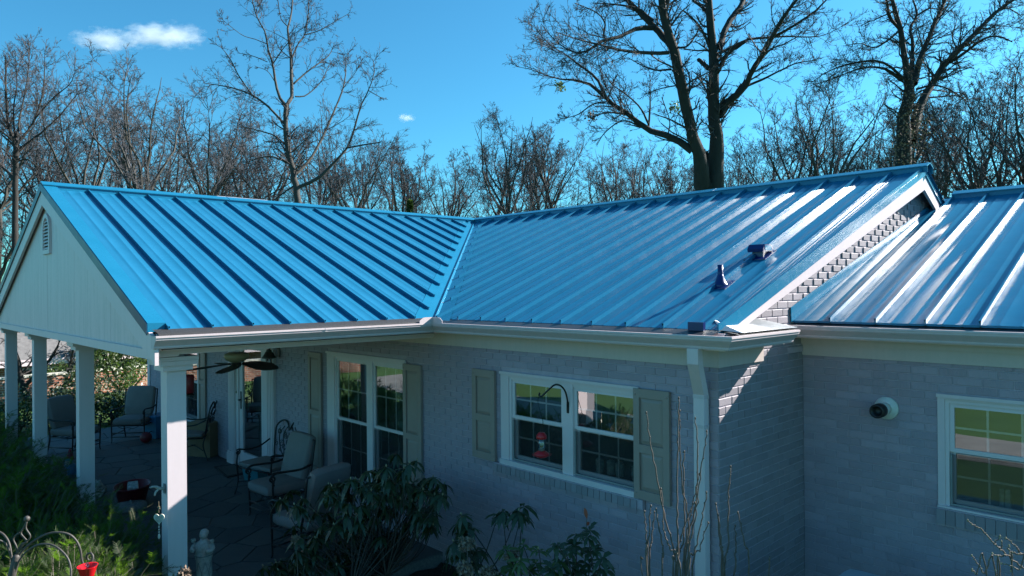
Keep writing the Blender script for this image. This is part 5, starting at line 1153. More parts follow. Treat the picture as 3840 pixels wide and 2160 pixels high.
T2a = [[(1862, 1330, 56), (1862, 1180, 50), (1856, 1070, 34), (1848, 1010, 12)], [(1815, 1330, 50), (1815, 1150, 46), (1800, 1010, 38), (1760, 900, 31), (1730, 760, 31), (1700, 620, 31), (1660, 450, 29), (1640, 330, 27), (1600, 220, 23), (1570, 100, 21), (1560, 0, 19), (1550, -150, 14)], [(1910, 1330, 52), (1915, 1100, 48), (1920, 950, 42), (1905, 800, 34), (1900, 600, 31), (1905, 460, 29), (1895, 300, 25), (1880, 150, 22), (1870, 0, 20), (1860, -150, 15)],
       [(1620, 300, 19), (1570, 250, 18), (1500, 170, 16), (1420, 90, 14), (1330, 0, 12), (1280, -80, 9)], [(1930, 760, 36), (1990, 690, 25), (2060, 620, 20), (2120, 540, 18)], ((2700, 0, 1.907), [(20, 745, 22), (110, 690, 20), (180, 620, 18), (220, 520, 16), (300, 400, 15), (370, 270, 14), (430, 160, 11), (500, 60, 9), (550, 0, 8), (600, -90, 5)]),
       ((2700, 0, 1.907), [(180, 620, 8), (300, 570, 7), (420, 510, 5), (550, 450, 4), (690, 430, 2)]), ((2700, 0, 1.907), [(370, 270, 8), (450, 230, 8), (550, 170, 7), (680, 80, 6), (760, 0, 4)]), ((2700, 0, 1.907), [(0, 380, 10), (100, 330, 9), (200, 280, 8), (330, 270, 7), (480, 260, 5), (600, 265, 4), (750, 250, 2.5), (900, 170, 1.5)]), ((2700, 0, 1.907), [(0, 345, 18), (30, 230, 19), (90, 120, 18), (150, 40, 16), (180, -60, 14)]),
       [(1945, 440, 14), (2000, 350, 12), (2120, 270, 9)], [(1760, 1000, 23), (1680, 940, 20), (1560, 890, 18), (1440, 850, 16), (1370, 780, 14), (1260, 710, 12), (1180, 640, 11), (1100, 570, 9), (1030, 535, 7), (920, 530, 5), (820, 510, 3), (690, 460, 2), (590, 440, 1.2)], [(1180, 640, 9), (1140, 540, 8), (1080, 480, 7), (1010, 430, 6), (920, 360, 4), (820, 300, 3), (740, 210, 2), (690, 130, 1.2)],
       [(1370, 780, 6), (1280, 750, 5), (1180, 750, 3), (1080, 780, 2)], [(1470, 850, 7), (1480, 720, 5), (1480, 600, 3), (1480, 480, 2)], [(1180, 680, 5), (1100, 690, 4), (1000, 760, 3), (880, 790, 1.5)], [(1470, 820, 6), (1420, 720, 5), (1340, 640, 4), (1230, 560, 3), (1180, 480, 1.5)], [(1600, 890, 4), (1610, 800, 3), (1560, 650, 2.5)],
       [(1600, 350, 10), (1450, 350, 9), (1300, 335, 7), (1160, 300, 5), (1000, 260, 3), (850, 210, 2)], [(1500, 190, 14), (1400, 185, 12), (1290, 240, 9), (1170, 270, 8), (1050, 345, 6), (960, 340, 4), (850, 270, 2.5), (760, 160, 1.5)], [(1620, 460, 6), (1520, 465, 4), (1440, 440, 3), (1330, 380, 2)], [(1870, 455, 14), (1800, 392, 11)], [(1640, 310, 6), (1720, 310, 5), (1790, 220, 4), (1820, 130, 2)],
       [(1170, 240, 5), (1180, 150, 4), (1120, 80, 3), (980, 20, 2)], [(1880, 330, 9), (1840, 230, 8), (1780, 140, 6), (1700, 70, 4)], [(1900, 140, 12), (1840, 60, 9), (1760, 0, 7)], [(1500, 140, 10), (1400, 60, 7), (1250, 30, 4), (1100, 20, 2)], [(1440, 850, 5), (1300, 800, 4), (1180, 880, 3), (1130, 960, 1.5)], [(1690, 560, 4), (1560, 585, 3), (1450, 620, 2)], [(1740, 600, 5), (1740, 500, 4), (1700, 420, 3)], [(1260, 700, 4), (1180, 560, 3), (1140, 420, 2), (1130, 300, 1.2)]]
t2, P4 = traced_tree("bare_tree", "huge dark leafless tree with twin trunks behind the main roof ridge", 22, 1600, 0, 1.767, T2a, 33, None, 'bark', .0068, (13, 7, 4), (.95, .52, .5), .07, None, 1.12)
T3 = [[(1290, 1260, 54), (1320, 1020, 50), (1310, 860, 43), (1350, 690, 37), (1340, 500, 22), (1310, 350, 19), (1290, 200, 18), (1250, 80, 15), (1230, 0, 13), (1200, -90, 9)], [(1370, 1010, 38), (1400, 850, 34), (1450, 720, 28), (1520, 590, 24), (1600, 470, 22), (1700, 360, 20), (1820, 240, 16), (1970, 90, 13), (2100, 0, 9), (2200, -70, 6)],
      [(1280, 200, 12), (1220, 130, 10), (1190, 0, 9), (1170, -80, 6)], [(1360, 640, 20), (1370, 450, 15), (1380, 300, 12), (1360, 200, 10), (1410, 110, 9), (1380, 0, 6)], [(1390, 600, 24), (1430, 420, 20), (1490, 280, 16), (1540, 160, 15), (1610, 0, 12), (1650, -100, 8)], [(1640, 450, 12), (1760, 370, 10), (1880, 280, 8), (1990, 260, 6), (2090, 300, 4)],
      [(1310, 560, 10), (1210, 470, 9), (1110, 435, 8), (960, 450, 6), (850, 480, 5), (740, 530, 3), (640, 600, 2)], [(1310, 580, 10), (1200, 500, 9), (1100, 480, 7), (1000, 490, 6), (890, 530, 4), (700, 600, 2)], [(1280, 220, 8), (1200, 290, 7), (1100, 340, 5), (1000, 310, 3), (880, 330, 2)], [(1400, 640, 8), (1520, 610, 6), (1640, 640, 5), (1760, 720, 3)], [(1480, 700, 7), (1600, 690, 5), (1700, 680, 3)],
      [(1970, 90, 6), (2060, 60, 5), (2160, 120, 3)], [(1410, 110, 7), (1500, 60, 5), (1600, 80, 3)], [(1240, 80, 6), (1130, 130, 4), (1010, 180, 2.5)], [(1820, 240, 7), (1900, 180, 5), (2040, 190, 3), (2170, 200, 2)], [(1700, 360, 6), (1660, 260, 5), (1690, 150, 3), (1650, 60, 2)]]
t3, _ = traced_tree("bare_tree", "big leafless tree with ivy on its forked trunk, above the gable peak", 25, 2700, 0, 1.907, T3, 44, None, 'bark', .0072, (14, 7, 4), (.95, .52, .5), .04)
T4 = [[(115, 1500, 19), (110, 1250, 18), (115, 1100, 18), (105, 1010, 16), (60, 900, 9), (45, 700, 8), (40, 600, 6), (40, 400, 3)], [(115, 1030, 10), (180, 960, 9), (250, 850, 7), (310, 640, 5), (320, 380, 2)], [(130, 1070, 8), (200, 1020, 7), (330, 920, 6), (450, 800, 4), (560, 660, 2)], [(100, 1010, 8), (50, 970, 7), (0, 930, 6), (-80, 820, 4)], [(100, 1270, 9), (60, 1230, 9), (0, 1180, 8), (-90, 1100, 5)], [(130, 1150, 6), (200, 1140, 5), (280, 1200, 4), (380, 1230, 3)],
      [(120, 980, 8), (150, 800, 6), (190, 600, 4), (210, 400, 3), (205, 300, 1.5)], [(110, 1000, 7), (95, 800, 5), (120, 600, 4), (110, 420, 2)], [(250, 850, 5), (380, 700, 4), (500, 600, 3), (540, 500, 1.5)], [(60, 900, 5), (0, 780, 4), (-40, 600, 3)]]
traced_tree("bare_tree", "leafless tree with upswept branches left of the gable peak", 27, 0, 0, 1.906, T4, 55, None, 'bark', .0072, (14, 7, 4), (.9, .52, .5), .13)
# ivy and mistletoe clumps on those trees, old nest on the left tree
def leaf_cards(C, Nn, size, r, droop=0.0):
    """small leaf quads (two triangles folded) at points C"""
    n = len(C); a = r.standard_normal((n, 3)); a[:, 2] -= droop; a /= np.linalg.norm(a, axis=1, keepdims=True); b = np.cross(a, r.standard_normal((n, 3))); b /= np.linalg.norm(b, axis=1, keepdims=True)
    L = (size * r.uniform(.6, 1.3, n))[:, None]; V = np.stack([C, C + a * L * .5 + b * L * .3, C + a * L, C + a * L * .5 - b * L * .3], 1).reshape(-1, 3); return V, np.arange(4 * n).reshape(n, 4)
def clump(parent_t, name, px, py, D, rad, n, size, mat, seed, sq=1.0):
    r = np.random.default_rng(seed); c = ray(px, py) * D + (0, 0, H) - np.array(BASE[parent_t.name]); d = r.standard_normal((n, 3)); d /= np.linalg.norm(d, axis=1, keepdims=True); C = c + d * (rad * r.random((n, 1)) ** .5) * (1, 1, sq)
    link(bpy.data.objects.new(name, fast_mesh(name, *leaf_cards(C, None, size, r), M[mat])), parent_t)["kind"] = "stuff"
for k, (px, py) in enumerate([(2098, 325), (2222, 437), (2530, 403), (3452, 240)]): clump(t2 if k < 3 else t3, "mistletoe", px, py, 22 if k < 3 else 25, .20, 90, .09, 'dry' if k % 2 else 'evergreen', 70 + k)
for k, (px, py) in enumerate([(3388, 560), (3400, 480), (3445, 500), (3410, 400), (3380, 620)]): clump(t3, "ivy", px, py, 24.8, .50, 260, .09, 'dry', 80 + k, 2.0)

# ---------------------------------------------------------------- evergreens and neighbour's house seen under the porch
def leafy_shrub(name, label, base, hgt, rad, n, size, mat, seed, cat="shrub", group=None):
    r = np.random.default_rng(seed); t = thing(name, label, cat, (base[0], base[1], -H), 0, group)
    st = np.zeros((9, 3)); dr = np.stack([r.normal(0, .35, 9), r.normal(0, .35, 9), np.ones(9)], 1); P, Q = grow(st, dr, np.full(9, hgt * .8), np.full(9, .03), 6, .1, .02, .4, r)
    V, Fq = tubes_np(P, Q, 5); link(bpy.data.objects.new("stem", fast_mesh("stem", V, Fq, M['bark'])), t)
    nc = 46; cc = r.standard_normal((nc, 3)); cc /= np.linalg.norm(cc, axis=1, keepdims=True); cc *= (r.random((nc, 1)) ** .4); cc = cc * (rad, rad, hgt * .5) + (0, 0, hgt * .52)
    idx = r.integers(0, nc, n); C = cc[idx] + r.standard_normal((n, 3)) * rad * .17; C[:, 2] = np.maximum(C[:, 2], .05)
    link(bpy.data.objects.new("foliage", fast_mesh("foliage", *leaf_cards(C, None, size, r), M[mat])), t); return t
xy = place(470, 21); leafy_shrub("evergreen_shrub", "broad leaved evergreen bush seen past the far end of the porch", xy, 2.7, 1.15, 5200, .10, 'evergreen', 5)
xy = place(395, 24); leafy_shrub("evergreen_shrub", "smaller yellow green bush left of the broad evergreen", xy, 1.9, .8, 2400, .10, 'rhodo_light', 6)
xy = place(85, 26); leafy_shrub("evergreen_shrub", "pale shrub beside the brick house at the far left", xy, 1.3, .8, 2000, .09, 'rhodo_light', 7)
for k, (px, D, h_, lb) in enumerate([(60, 15.5, 1.0, "low dark bush beyond the porch column at the left edge"), (210, 16.5, .9, "low dark bush between second and third columns beyond the patio"), (330, 17.5, 1.2, "dark bush just left of the second column beyond the patio"), (430, 17, .75, "low dark bush behind the far armchair")]):
    xy = place(px, D); leafy_shrub("evergreen_shrub", lb, xy, h_, .8, 1800, .08, 'rhodo', 150 + k)
xy = place(250, 22); leafy_shrub("evergreen_shrub", "low dark bush behind the armchairs", xy, .8, 1.0, 2200, .09, 'evergreen', 8)
def conifer(label, px, top, D, seed):
    r = np.random.default_rng(seed); xy = place(px, D); hgt = H + (1080 - top) / FPX * D; t = thing("conifer", label, "conifer", (xy[0], xy[1], -H))
    mb = MB(); mb.tube([(0, 0, 0), (0, 0, hgt * .97)], [.14, .02], 8); build(mb, "trunk", M['bark'], t, True, True)
    n = 9000; z = r.random(n) ** .8; a = r.uniform(0, 6.28, n); rr = (1 - z) * hgt * .14 * r.random(n) ** .5 * (1 + .3 * np.sin(z * 60)); C = np.stack([rr * np.cos(a), rr * np.sin(a), hgt * (.08 + .92 * z)], 1)
    link(bpy.data.objects.new("foliage", fast_mesh("foliage", *leaf_cards(C, None, .22, r, .6), M['evergreen'])), t)
conifer("thin olive green conifer above the roof left of the valley", 1540, 745, 48, 9)
# brick neighbour
nb_ = place(40, 22.5); t = thing("neighbour_house", "red brick house with grey shingle roof seen between the porch columns", "house", (nb_[0], nb_[1], -H))
ux = np.array([-.10, .995]); uy = np.array([-.995, -.10])                # along the facade, away from the camera
def nbp(u, v, z): return (nb_[0] + ux[0] * u + uy[0] * v, nb_[1] + ux[1] * u + uy[1] * v, z - (1.25 if z > -2.45 else .9 if z > -H else 0))
mb = MB(); mb.hexa([nbp(-7, 0, -H), nbp(7.5, 0, -H), nbp(7.5, 7, -H), nbp(-7, 7, -H)], [nbp(-7, 0, -.95), nbp(7.5, 0, -.95), nbp(7.5, 7, -.95), nbp(-7, 7, -.95)]); build(mb, "wall", M['far_brick'], t)
mb = MB(); mb.hexa([nbp(-7.4, -.4, -1.0), nbp(7.9, -.4, -1.0), nbp(7.9, -.4, -.93), nbp(-7.4, -.4, -.93)], [nbp(-7.4, 3.5, 1.15), nbp(7.9, 3.5, 1.15), nbp(7.9, 3.5, 1.22), nbp(-7.4, 3.5, 1.22)]); mb.hexa([nbp(-7.4, 3.5, 1.15), nbp(7.9, 3.5, 1.15), nbp(7.9, 3.5, 1.22), nbp(-7.4, 3.5, 1.22)], [nbp(-7.4, 7.4, -1.0), nbp(7.9, 7.4, -1.0), nbp(7.9, 7.4, -.93), nbp(-7.4, 7.4, -.93)]); build(mb, "roof", M['shingle'], t)
for z0, z1, o_ in ((-1.10, -.97, -.44), (-.96, -.90, -.46)):
    mb = MB(); mb.hexa([nbp(-7.4, o_, z0), nbp(7.9, o_, z0), nbp(7.9, o_ + .03, z0), nbp(-7.4, o_ + .03, z0)], [nbp(-7.4, o_, z1), nbp(7.9, o_, z1), nbp(7.9, o_ + .03, z1), nbp(-7.4, o_ + .03, z1)]); build(mb, "eaves_board", M['white'], t)
for u0, u1, z0, z1 in ((.2, 1.3, -1.9, -1.2), (3.2, 4.3, -1.9, -1.2), (-3.5, -2.2, -1.9, -1.2)):
    mb = MB(); mb.hexa([nbp(u0, -.03, z0), nbp(u1, -.03, z0), nbp(u1, .02, z0), nbp(u0, .02, z0)], [nbp(u0, -.03, z1), nbp(u1, -.03, z1), nbp(u1, .02, z1), nbp(u0, .02, z1)]); w_ = build(mb, "window", M['white'], t)
    mb = MB(); mb.hexa([nbp(u0 + .08, -.04, z0 + .08), nbp(u1 - .08, -.04, z0 + .08), nbp(u1 - .08, -.032, z0 + .08), nbp(u0 + .08, -.032, z0 + .08)], [nbp(u0 + .08, -.04, z1 - .08), nbp(u1 - .08, -.04, z1 - .08), nbp(u1 - .08, -.032, z1 - .08), nbp(u0 + .08, -.032, z1 - .08)]); build(mb, "pane", M['black'], w_)
for u0 in (1.6, 2.35):
    mb = MB(); mb.hexa([nbp(u0, -.3, -H), nbp(u0 + .12, -.3, -H), nbp(u0 + .12, -.18, -H), nbp(u0, -.18, -H)], [nbp(u0, -.3, -1.1), nbp(u0 + .12, -.3, -1.1), nbp(u0 + .12, -.18, -1.1), nbp(u0, -.18, -1.1)]); build(mb, "post", M['white'], t)
mb = MB(); mb.hexa([nbp(-9, -2.6, -H), nbp(9, -2.6, -H), nbp(9, -2.35, -H), nbp(-9, -2.35, -H)], [nbp(-9, -2.6, -1.25), nbp(9, -2.6, -1.25), nbp(9, -2.35, -1.25), nbp(-9, -2.35, -1.25)])
gw = thing("garden_wall", "low red brick garden wall beyond the patio", "wall", nbp(0, -2.5, -H)); build(mb, "brickwork", M['far_brick'], gw); mb = MB(); mb.hexa([nbp(-9, -2.63, -1.25), nbp(9, -2.63, -1.25), nbp(9, -2.32, -1.25), nbp(-9, -2.32, -1.25)], [nbp(-9, -2.63, -1.19), nbp(9, -2.63, -1.19), nbp(9, -2.32, -1.19), nbp(-9, -2.32, -1.19)]); build(mb, "coping", M['wood_white'], gw)
# leaning multi-stemmed tree beyond the porch
T9 = [[(500, 1300, 60), (470, 1080, 56), (380, 850, 50), (330, 660, 44), (300, 450, 32), (210, 150, 26), (100, -200, 18), (40, -600, 10)], [(880, 1250, 50), (930, 1000, 34), (1020, 800, 32), (1150, 680, 30), (1230, 560, 26), (1330, 300, 20), (1400, -100, 14), (1480, -500, 8)], [(980, 1100, 24), (1040, 800, 24), (1090, 560, 22), (1150, 350, 18), (1180, 0, 12), (1150, -400, 8)], [(1130, 1100, 14), (1200, 750, 12), (1260, 500, 10), (1300, 150, 6)], [(400, 800, 30), (620, 560, 26), (850, 300, 22), (1000, -50, 14), (1150, -500, 7)], [(330, 620, 16), (480, 440, 14), (560, 200, 10), (650, -150, 6)], [(860, 320, 10), (960, 260, 9), (1180, 230, 7), (1320, 60, 4)]]
traced_tree("bare_tree", "dark leaning tree with several stems seen between the porch columns", 20.5, 0, 1260, 4.262, T9, 66, None, 'bark', .006, (9, 5, 3), (.6, .5, .5), .0)

# ---------------------------------------------------------------- rhododendrons
def leaf_mesh_np(C, A, Nn, L, Wd, droop):
    """long leaves: base C, axis A, normal Nn (unit), length L, width Wd -> verts (n*8), quads"""
    B = np.cross(A, Nn); B /= np.linalg.norm(B, axis=1, keepdims=True) + 1e-9; out = []
    for t, w_, dz in ((0, .10, 0), (.35, .48, .0), (.72, .42, -.10), (1.0, .05, -.30)):
        c = C + A * (L * t)[:, None]; c[:, 2] += (dz * droop * L)
        fold = Nn * (Wd * w_ * .30)[:, None]
        out += [c - B * (Wd * w_)[:, None] + fold, c + B * (Wd * w_)[:, None] + fold]
    V = np.stack(out, 1); n = len(C); V[:, 2:8, :] = V[:, 2:8, :]
    idx = np.arange(n * 8).reshape(n, 8); Fq = np.concatenate([np.stack([idx[:, 2 * i], idx[:, 2 * i + 1], idx[:, 2 * i + 3], idx[:, 2 * i + 2]], 1) for i in range(3)]); return V.reshape(-1, 3), Fq
def whorls(tips, dirs, r, nl=9, L=.115, W_=.034, dr=(-.55, .05)):
    C, A, Nn, Ls = [], [], [], []
    for p, d in zip(tips, dirs):
        d = d / np.linalg.norm(d); u_ = np.cross(d, (.3, .5, .8)); u_ /= np.linalg.norm(u_); v_ = np.cross(d, u_); k = r.integers(nl - 2, nl + 3); a0 = r.uniform(0, 6.28)
        for j in range(k):
            a = a0 + j * 2 * math.pi / k + r.normal(0, .15); rad = u_ * math.cos(a) + v_ * math.sin(a); e = r.uniform(*dr); ax = rad * math.cos(e) + d * math.sin(e) * .6 + np.array([0, 0, math.sin(e)]) * .9; ax /= np.linalg.norm(ax)
            nr = d - ax * (d @ ax); nr /= np.linalg.norm(nr) + 1e-9; C.append(p + rad * .006 - d * r.uniform(0, .02)); A.append(ax); Nn.append(nr); Ls.append(L * r.uniform(.7, 1.2))
    Ls = np.array(Ls); return leaf_mesh_np(np.array(C), np.array(A), np.array(Nn), Ls, Ls * (W_ / L) * r.uniform(.85, 1.15, len(Ls)), r.uniform(.5, 1.6, len(Ls)))
def rhodo(label, base, tips, seed, nl=9, L=.115, mat='rhodo', buds=True, W_=.034, dr=(-.75, -.05), group="rhododendrons in the bed"):
    r = np.random.default_rng(seed); t = thing("rhododendron", label, "shrub", (base[0], base[1], -H), 0, group); B0 = np.array([base[0], base[1], -3.12]); off = np.array([0, 0, H]) - BASE[t.name]
    mb = MB(); tips = np.asarray(tips); dirs = []
    hub = [B0 + np.array([r.normal(0, .12), r.normal(0, .12), r.uniform(.25, .5)]) for _ in range(5)]
    for h_ in hub: mb.tube(bez([B0 + r.normal(0, .03, 3) * (1, 1, 0), (B0 + h_) / 2 + r.normal(0, .03, 3), h_], 4), np.linspace(.024, .015, 9), 6)
    for p in tips:
        h_ = hub[int(r.integers(0, 5))]; mid = h_ * .45 + p * .55 + r.normal(0, .05, 3) - np.array([0, 0, .10]); pts = bez([h_, mid, p], 5); mb.tube(pts, np.linspace(.008, .003, len(pts)), 5); d = pts[-1] - pts[-4]; d = d / np.linalg.norm(d) + np.array([0, 0, .9]); dirs.append(d / np.linalg.norm(d))
    build(mb, "stem", M['rstem'], t, True)
    V, Fq = whorls(tips, dirs, r, nl, L, W_, dr); link(bpy.data.objects.new("foliage", fast_mesh("foliage", V + off, Fq, M[mat])), t)
    if buds:
        mb = MB()
        for p, d in zip(tips, dirs):
            if r.random() < .55: mb.tube([p, p + d * .012, p + d * .028], [.005, .008, .001], 6)
        build(mb, "bud", M['bud'], t, True)["kind"] = "stuff"
    return t
r = np.random.default_rng(12)
def tips_in(px_list, Dr, n_each, sp, r):
    out = []
    for (x, y) in px_list:
        for _ in range(n_each): out.append(ray(x + r.normal(0, sp), y + r.normal(0, sp * .8)) * r.uniform(*Dr))
    return out
cl = [(1105, 1870), (1250, 1830), (1310, 1810), (1360, 1815), (1270, 1860), (1345, 1880), (1420, 1860), (1460, 1800), (1490, 1740), (1440, 1920), (1370, 1950), (1290, 1960), (1210, 1970), (1150, 2000), (1110, 2070), (1060, 2110), (1200, 2060), (1270, 2040), (1360, 2030), (1440, 2010), (1520, 1960), (1540, 1880), (1560, 1810), (1590, 1790), (1620, 1880), (1650, 1840), (1580, 1930), (1250, 2110), (1330, 2100), (1050, 2140), (1420, 1790), (1500, 1830), (1630, 1940), (1150, 2120)]
bpos = onZ(1400, 2330, -3.12)
rhodo("large dark rhododendron with drooping leaves in front of the porch chairs", bpos, tips_in(cl, (6.2, 7.5), 5, 28, r), 13, 9, .13, 'rhodo', True, .040)
b2 = onZ(1850, 2420, -3.12)
rhodo("sparse rhododendron with one long bare branch below the white window", b2, [ray(x, y) * r.uniform(5.9, 6.4) for x, y in [(1730, 1930), (1745, 1950), (1720, 1960), (1760, 1975), (1735, 1990), (1870, 1925), (1885, 1915), (1945, 1915), (1965, 1898), (1955, 1930), (1700, 2030), (1740, 2070), (1690, 2080), (1790, 2060), (1770, 2110), (1720, 2130), (1830, 2130)]], 14, 10, .135, 'rhodo', True, .042)
b3 = onZ(2080, 2500, -3.12)
rhodo("young upright rhododendron with lighter leaves below the window sill", b3, [ray(x, y) * r.uniform(5.2, 5.7) for x, y in [(1895, 2060), (1960, 2040), (1950, 2100), (2020, 2060), (2010, 2110), (2080, 2050), (2090, 2100), (2060, 2140), (2140, 2070), (1920, 2130), (1985, 2140), (1870, 2150)]], 15, 8, .10, 'rhodo_light', True, .032, (-.5, .3))
b4 = onZ(2190, 2500, -3.12)
rhodo("dark leafy shrub with a rust red leaf at its tip below the window", b4, [ray(x, y) * r.uniform(5.0, 5.5) for x, y in [(2210, 1985), (2205, 2010), (2160, 2000), (2150, 2040), (2190, 2060), (2120, 2060), (2230, 2060), (2260, 2090), (2110, 2110), (2160, 2110), (2210, 2110), (2270, 2130), (2090, 2040), (2140, 2150), (2240, 2145), (2180, 2140), (2070, 2130)]], 16, 9, .095, 'rhodo', False, .034, (-.4, .5))
rr = ray(2201, 1945) * 5.2; t = thing("red_leaf_shoot", "single shoot tipped with a rust red leaf against the brick wall", "leaf shoot", (rr[0], rr[1], rr[2] - .2)); mb = MB(); mb.tube(bez([rr - (0, 0, .20), rr - (.01, 0, .1), rr], 4), .003, 5); build(mb, "stem", M['stem'], t, True); V, Fq = leaf_mesh_np(np.array([rr, rr - (0, 0, .05)]), np.array([[-.25, 0, .97], [.6, -.3, .6]]) / 1.0, np.array([[.6, -.75, .2], [.2, -.9, .3]]), np.array([.085, .07]), np.array([.028, .026]), np.array([.2, .2])); link(bpy.data.objects.new("leaf", fast_mesh("leaf", V + np.array([0, 0, H]) - BASE[t.name], Fq, M['redleaf'])), t)
# dried hydrangea heads
def dried_head(label, px, py, D, seed, rad=.07):
    r = np.random.default_rng(seed); c = ray(px, py) * D; b = np.array([c[0] + r.normal(0, .05), c[1] + .05, -3.12]); t = thing("dried_hydrangea", label, "dried flower", (b[0], b[1], -3.12), 0, "dried hydrangea heads in the bed")
    mb = MB(); mb.tube(bez([b, (b + c) / 2 + r.normal(0, .03, 3), c], 5), .005, 5); build(mb, "stem", M['stem'], t, True)
    d = r.standard_normal((230, 3)); d /= np.linalg.norm(d, axis=1, keepdims=True); C = c + d * rad * r.uniform(.4, 1, (230, 1)) * (1, 1, .75); V, Fq = leaf_cards(C, None, .028, r); link(bpy.data.objects.new("flower_head", fast_mesh("flower_head", V + np.array([0, 0, H]) - BASE[t.name], Fq, M['dry'])), t)
for i, (x, y, D, lb) in enumerate([(1750, 2040, 5.6, "upper brown dried flower head below the sparse rhododendron"), (1745, 2135, 5.3, "lower left brown dried flower head near the bottom edge"), (1830, 2150, 5.3, "lower right brown dried flower head near the bottom edge"), (1920, 2085, 5.5, "brown dried flower head before the young rhododendron"), (1110, 1735 + 290, 6.2, "small dried flower head within the large rhododendron"), (690, 2150, 5.0, "tan dried flower head at the foot of the corner column")]): dried_head(lb, x, y, D, 90 + i, .075 if i < 4 else .04)
# ---------------------------------------------------------------- bare budded shrubs
def bud_shrub(label, name, lines, D, rad, seed, bright=False, group=None):
    r = np.random.default_rng(seed); P0 = ray(*lines[0][0]) * D; base = np.array([P0[0], P0[1], -3.12]); t = thing(name, label, "bare shrub", tuple(base), 0, group); st, bd = MB(), MB()
    for L in lines:
        dj = r.uniform(-.12, .12); pts = [ray(x, y) * (D + dj) for x, y in L]; q = pts[0]
        if L[0][1] >= 2130: pts = [np.array([base[0] + (q[0] - base[0]) * .5, base[1] + (q[1] - base[1]) * .5, -3.12])] + pts
        sm = bez(pts, 9); sm = sm + r.normal(0, rad * .7, sm.shape); st.tube(sm, np.linspace(rad * (1.6 if len(L) > 2 else 1.1), rad * .75, len(sm)), 6)
        for i in range(2, len(sm), 3):
            d = r.standard_normal(3); d /= np.linalg.norm(d); ball(bd, sm[i] + d * rad * .8, rad * 1.15, (1, 1, 1.4), 6, 5)
        ball(bd, sm[-1], rad * 1.5, (1, 1, 1.6), 6, 5)
    build(st, "stem", M['stem'], t, True); build(bd, "bud", M['bud'] if bright else M['stem'], t, True)["kind"] = "stuff"; return t
cv = lambda pts: [(2400 + x / 1.434, 1150 + y / 1.434) for x, y in pts]
LIL = [cv(p) for p in ([(195, 1449), (130, 1110), (60, 760), (32, 570)], [(205, 1449), (200, 1000), (205, 700), (208, 490)], [(230, 1449), (262, 1200), (225, 950), (212, 650), (213, 560)], [(240, 1449), (300, 1050), (310, 780), (298, 600)], [(250, 1449), (295, 1150), (330, 870), (362, 668)], [(120, 1449), (125, 1330), (95, 1150), (88, 1085)], [(40, 1449), (32, 1250), (26, 1105)], [(55, 1449), (62, 1250), (75, 1110)],
        [(180, 1449), (185, 1350), (240, 1180), (290, 1050)], [(260, 1449), (290, 1330), (330, 1150), (358, 1000)], [(280, 1449), (320, 1300), (370, 1160)], [(215, 1449), (160, 1300), (130, 1200), (115, 985)], [(45, 1449), (50, 1200), (57, 1070)], [(200, 1449), (235, 1250), (237, 900), (235, 780)], [(245, 1449), (250, 1250), (275, 1100), (318, 900)], [(10, 1449), (8, 1350)])]
bud_shrub("leafless shrub of tall thin budded stems in front of the downspout", "lilac_shrub", LIL, 4.45, .0042, 17)
LI2 = [cv(p) for p in ([(440, 1449), (430, 1250), (410, 1060)], [(455, 1449), (470, 1300), (480, 1000), (487, 865)], [(510, 1449), (515, 1300), (510, 1180)], [(585, 1449), (560, 1270), (528, 1105)], [(690, 1449), (692, 1355)], [(448, 1449), (440, 1280), (420, 1120)])]
bud_shrub("few thin budded stems right of the downspout against the return wall", "lilac_shrub", LI2, 4.6, .0042, 18)
cw = lambda pts: [(2900 + x / 2.74, 1900 + y / 2.74) for x, y in pts]
TW = [cw(p) for p in ([(2700, 740), (2576, 640), (2450, 540), (2330, 430), (2260, 370), (2190, 290), (2120, 220), (2060, 190), (2000, 145)], [(2300, 830), (2170, 690), (2110, 600), (2040, 500)], [(2200, 830), (2090, 700), (2040, 640)], [(2660, 760), (2520, 650), (2420, 600), (2345, 580)], [(2650, 480), (2540, 490), (2450, 470), (2415, 430), (2420, 400)], [(2540, 485), (2500, 420), (2390, 320)], [(2390, 500), (2320, 505), (2250, 492)], [(2345, 440), (2350, 350)], [(2270, 370), (2335, 300)], [(2450, 540), (2420, 480)], [(2330, 830), (2300, 740), (2285, 660)], [(2460, 830), (2440, 660)])]
bud_shrub("sunlit bare twigs reaching in at the lower right corner", "bare_twigs", TW, 3.1, .0024, 19, True)
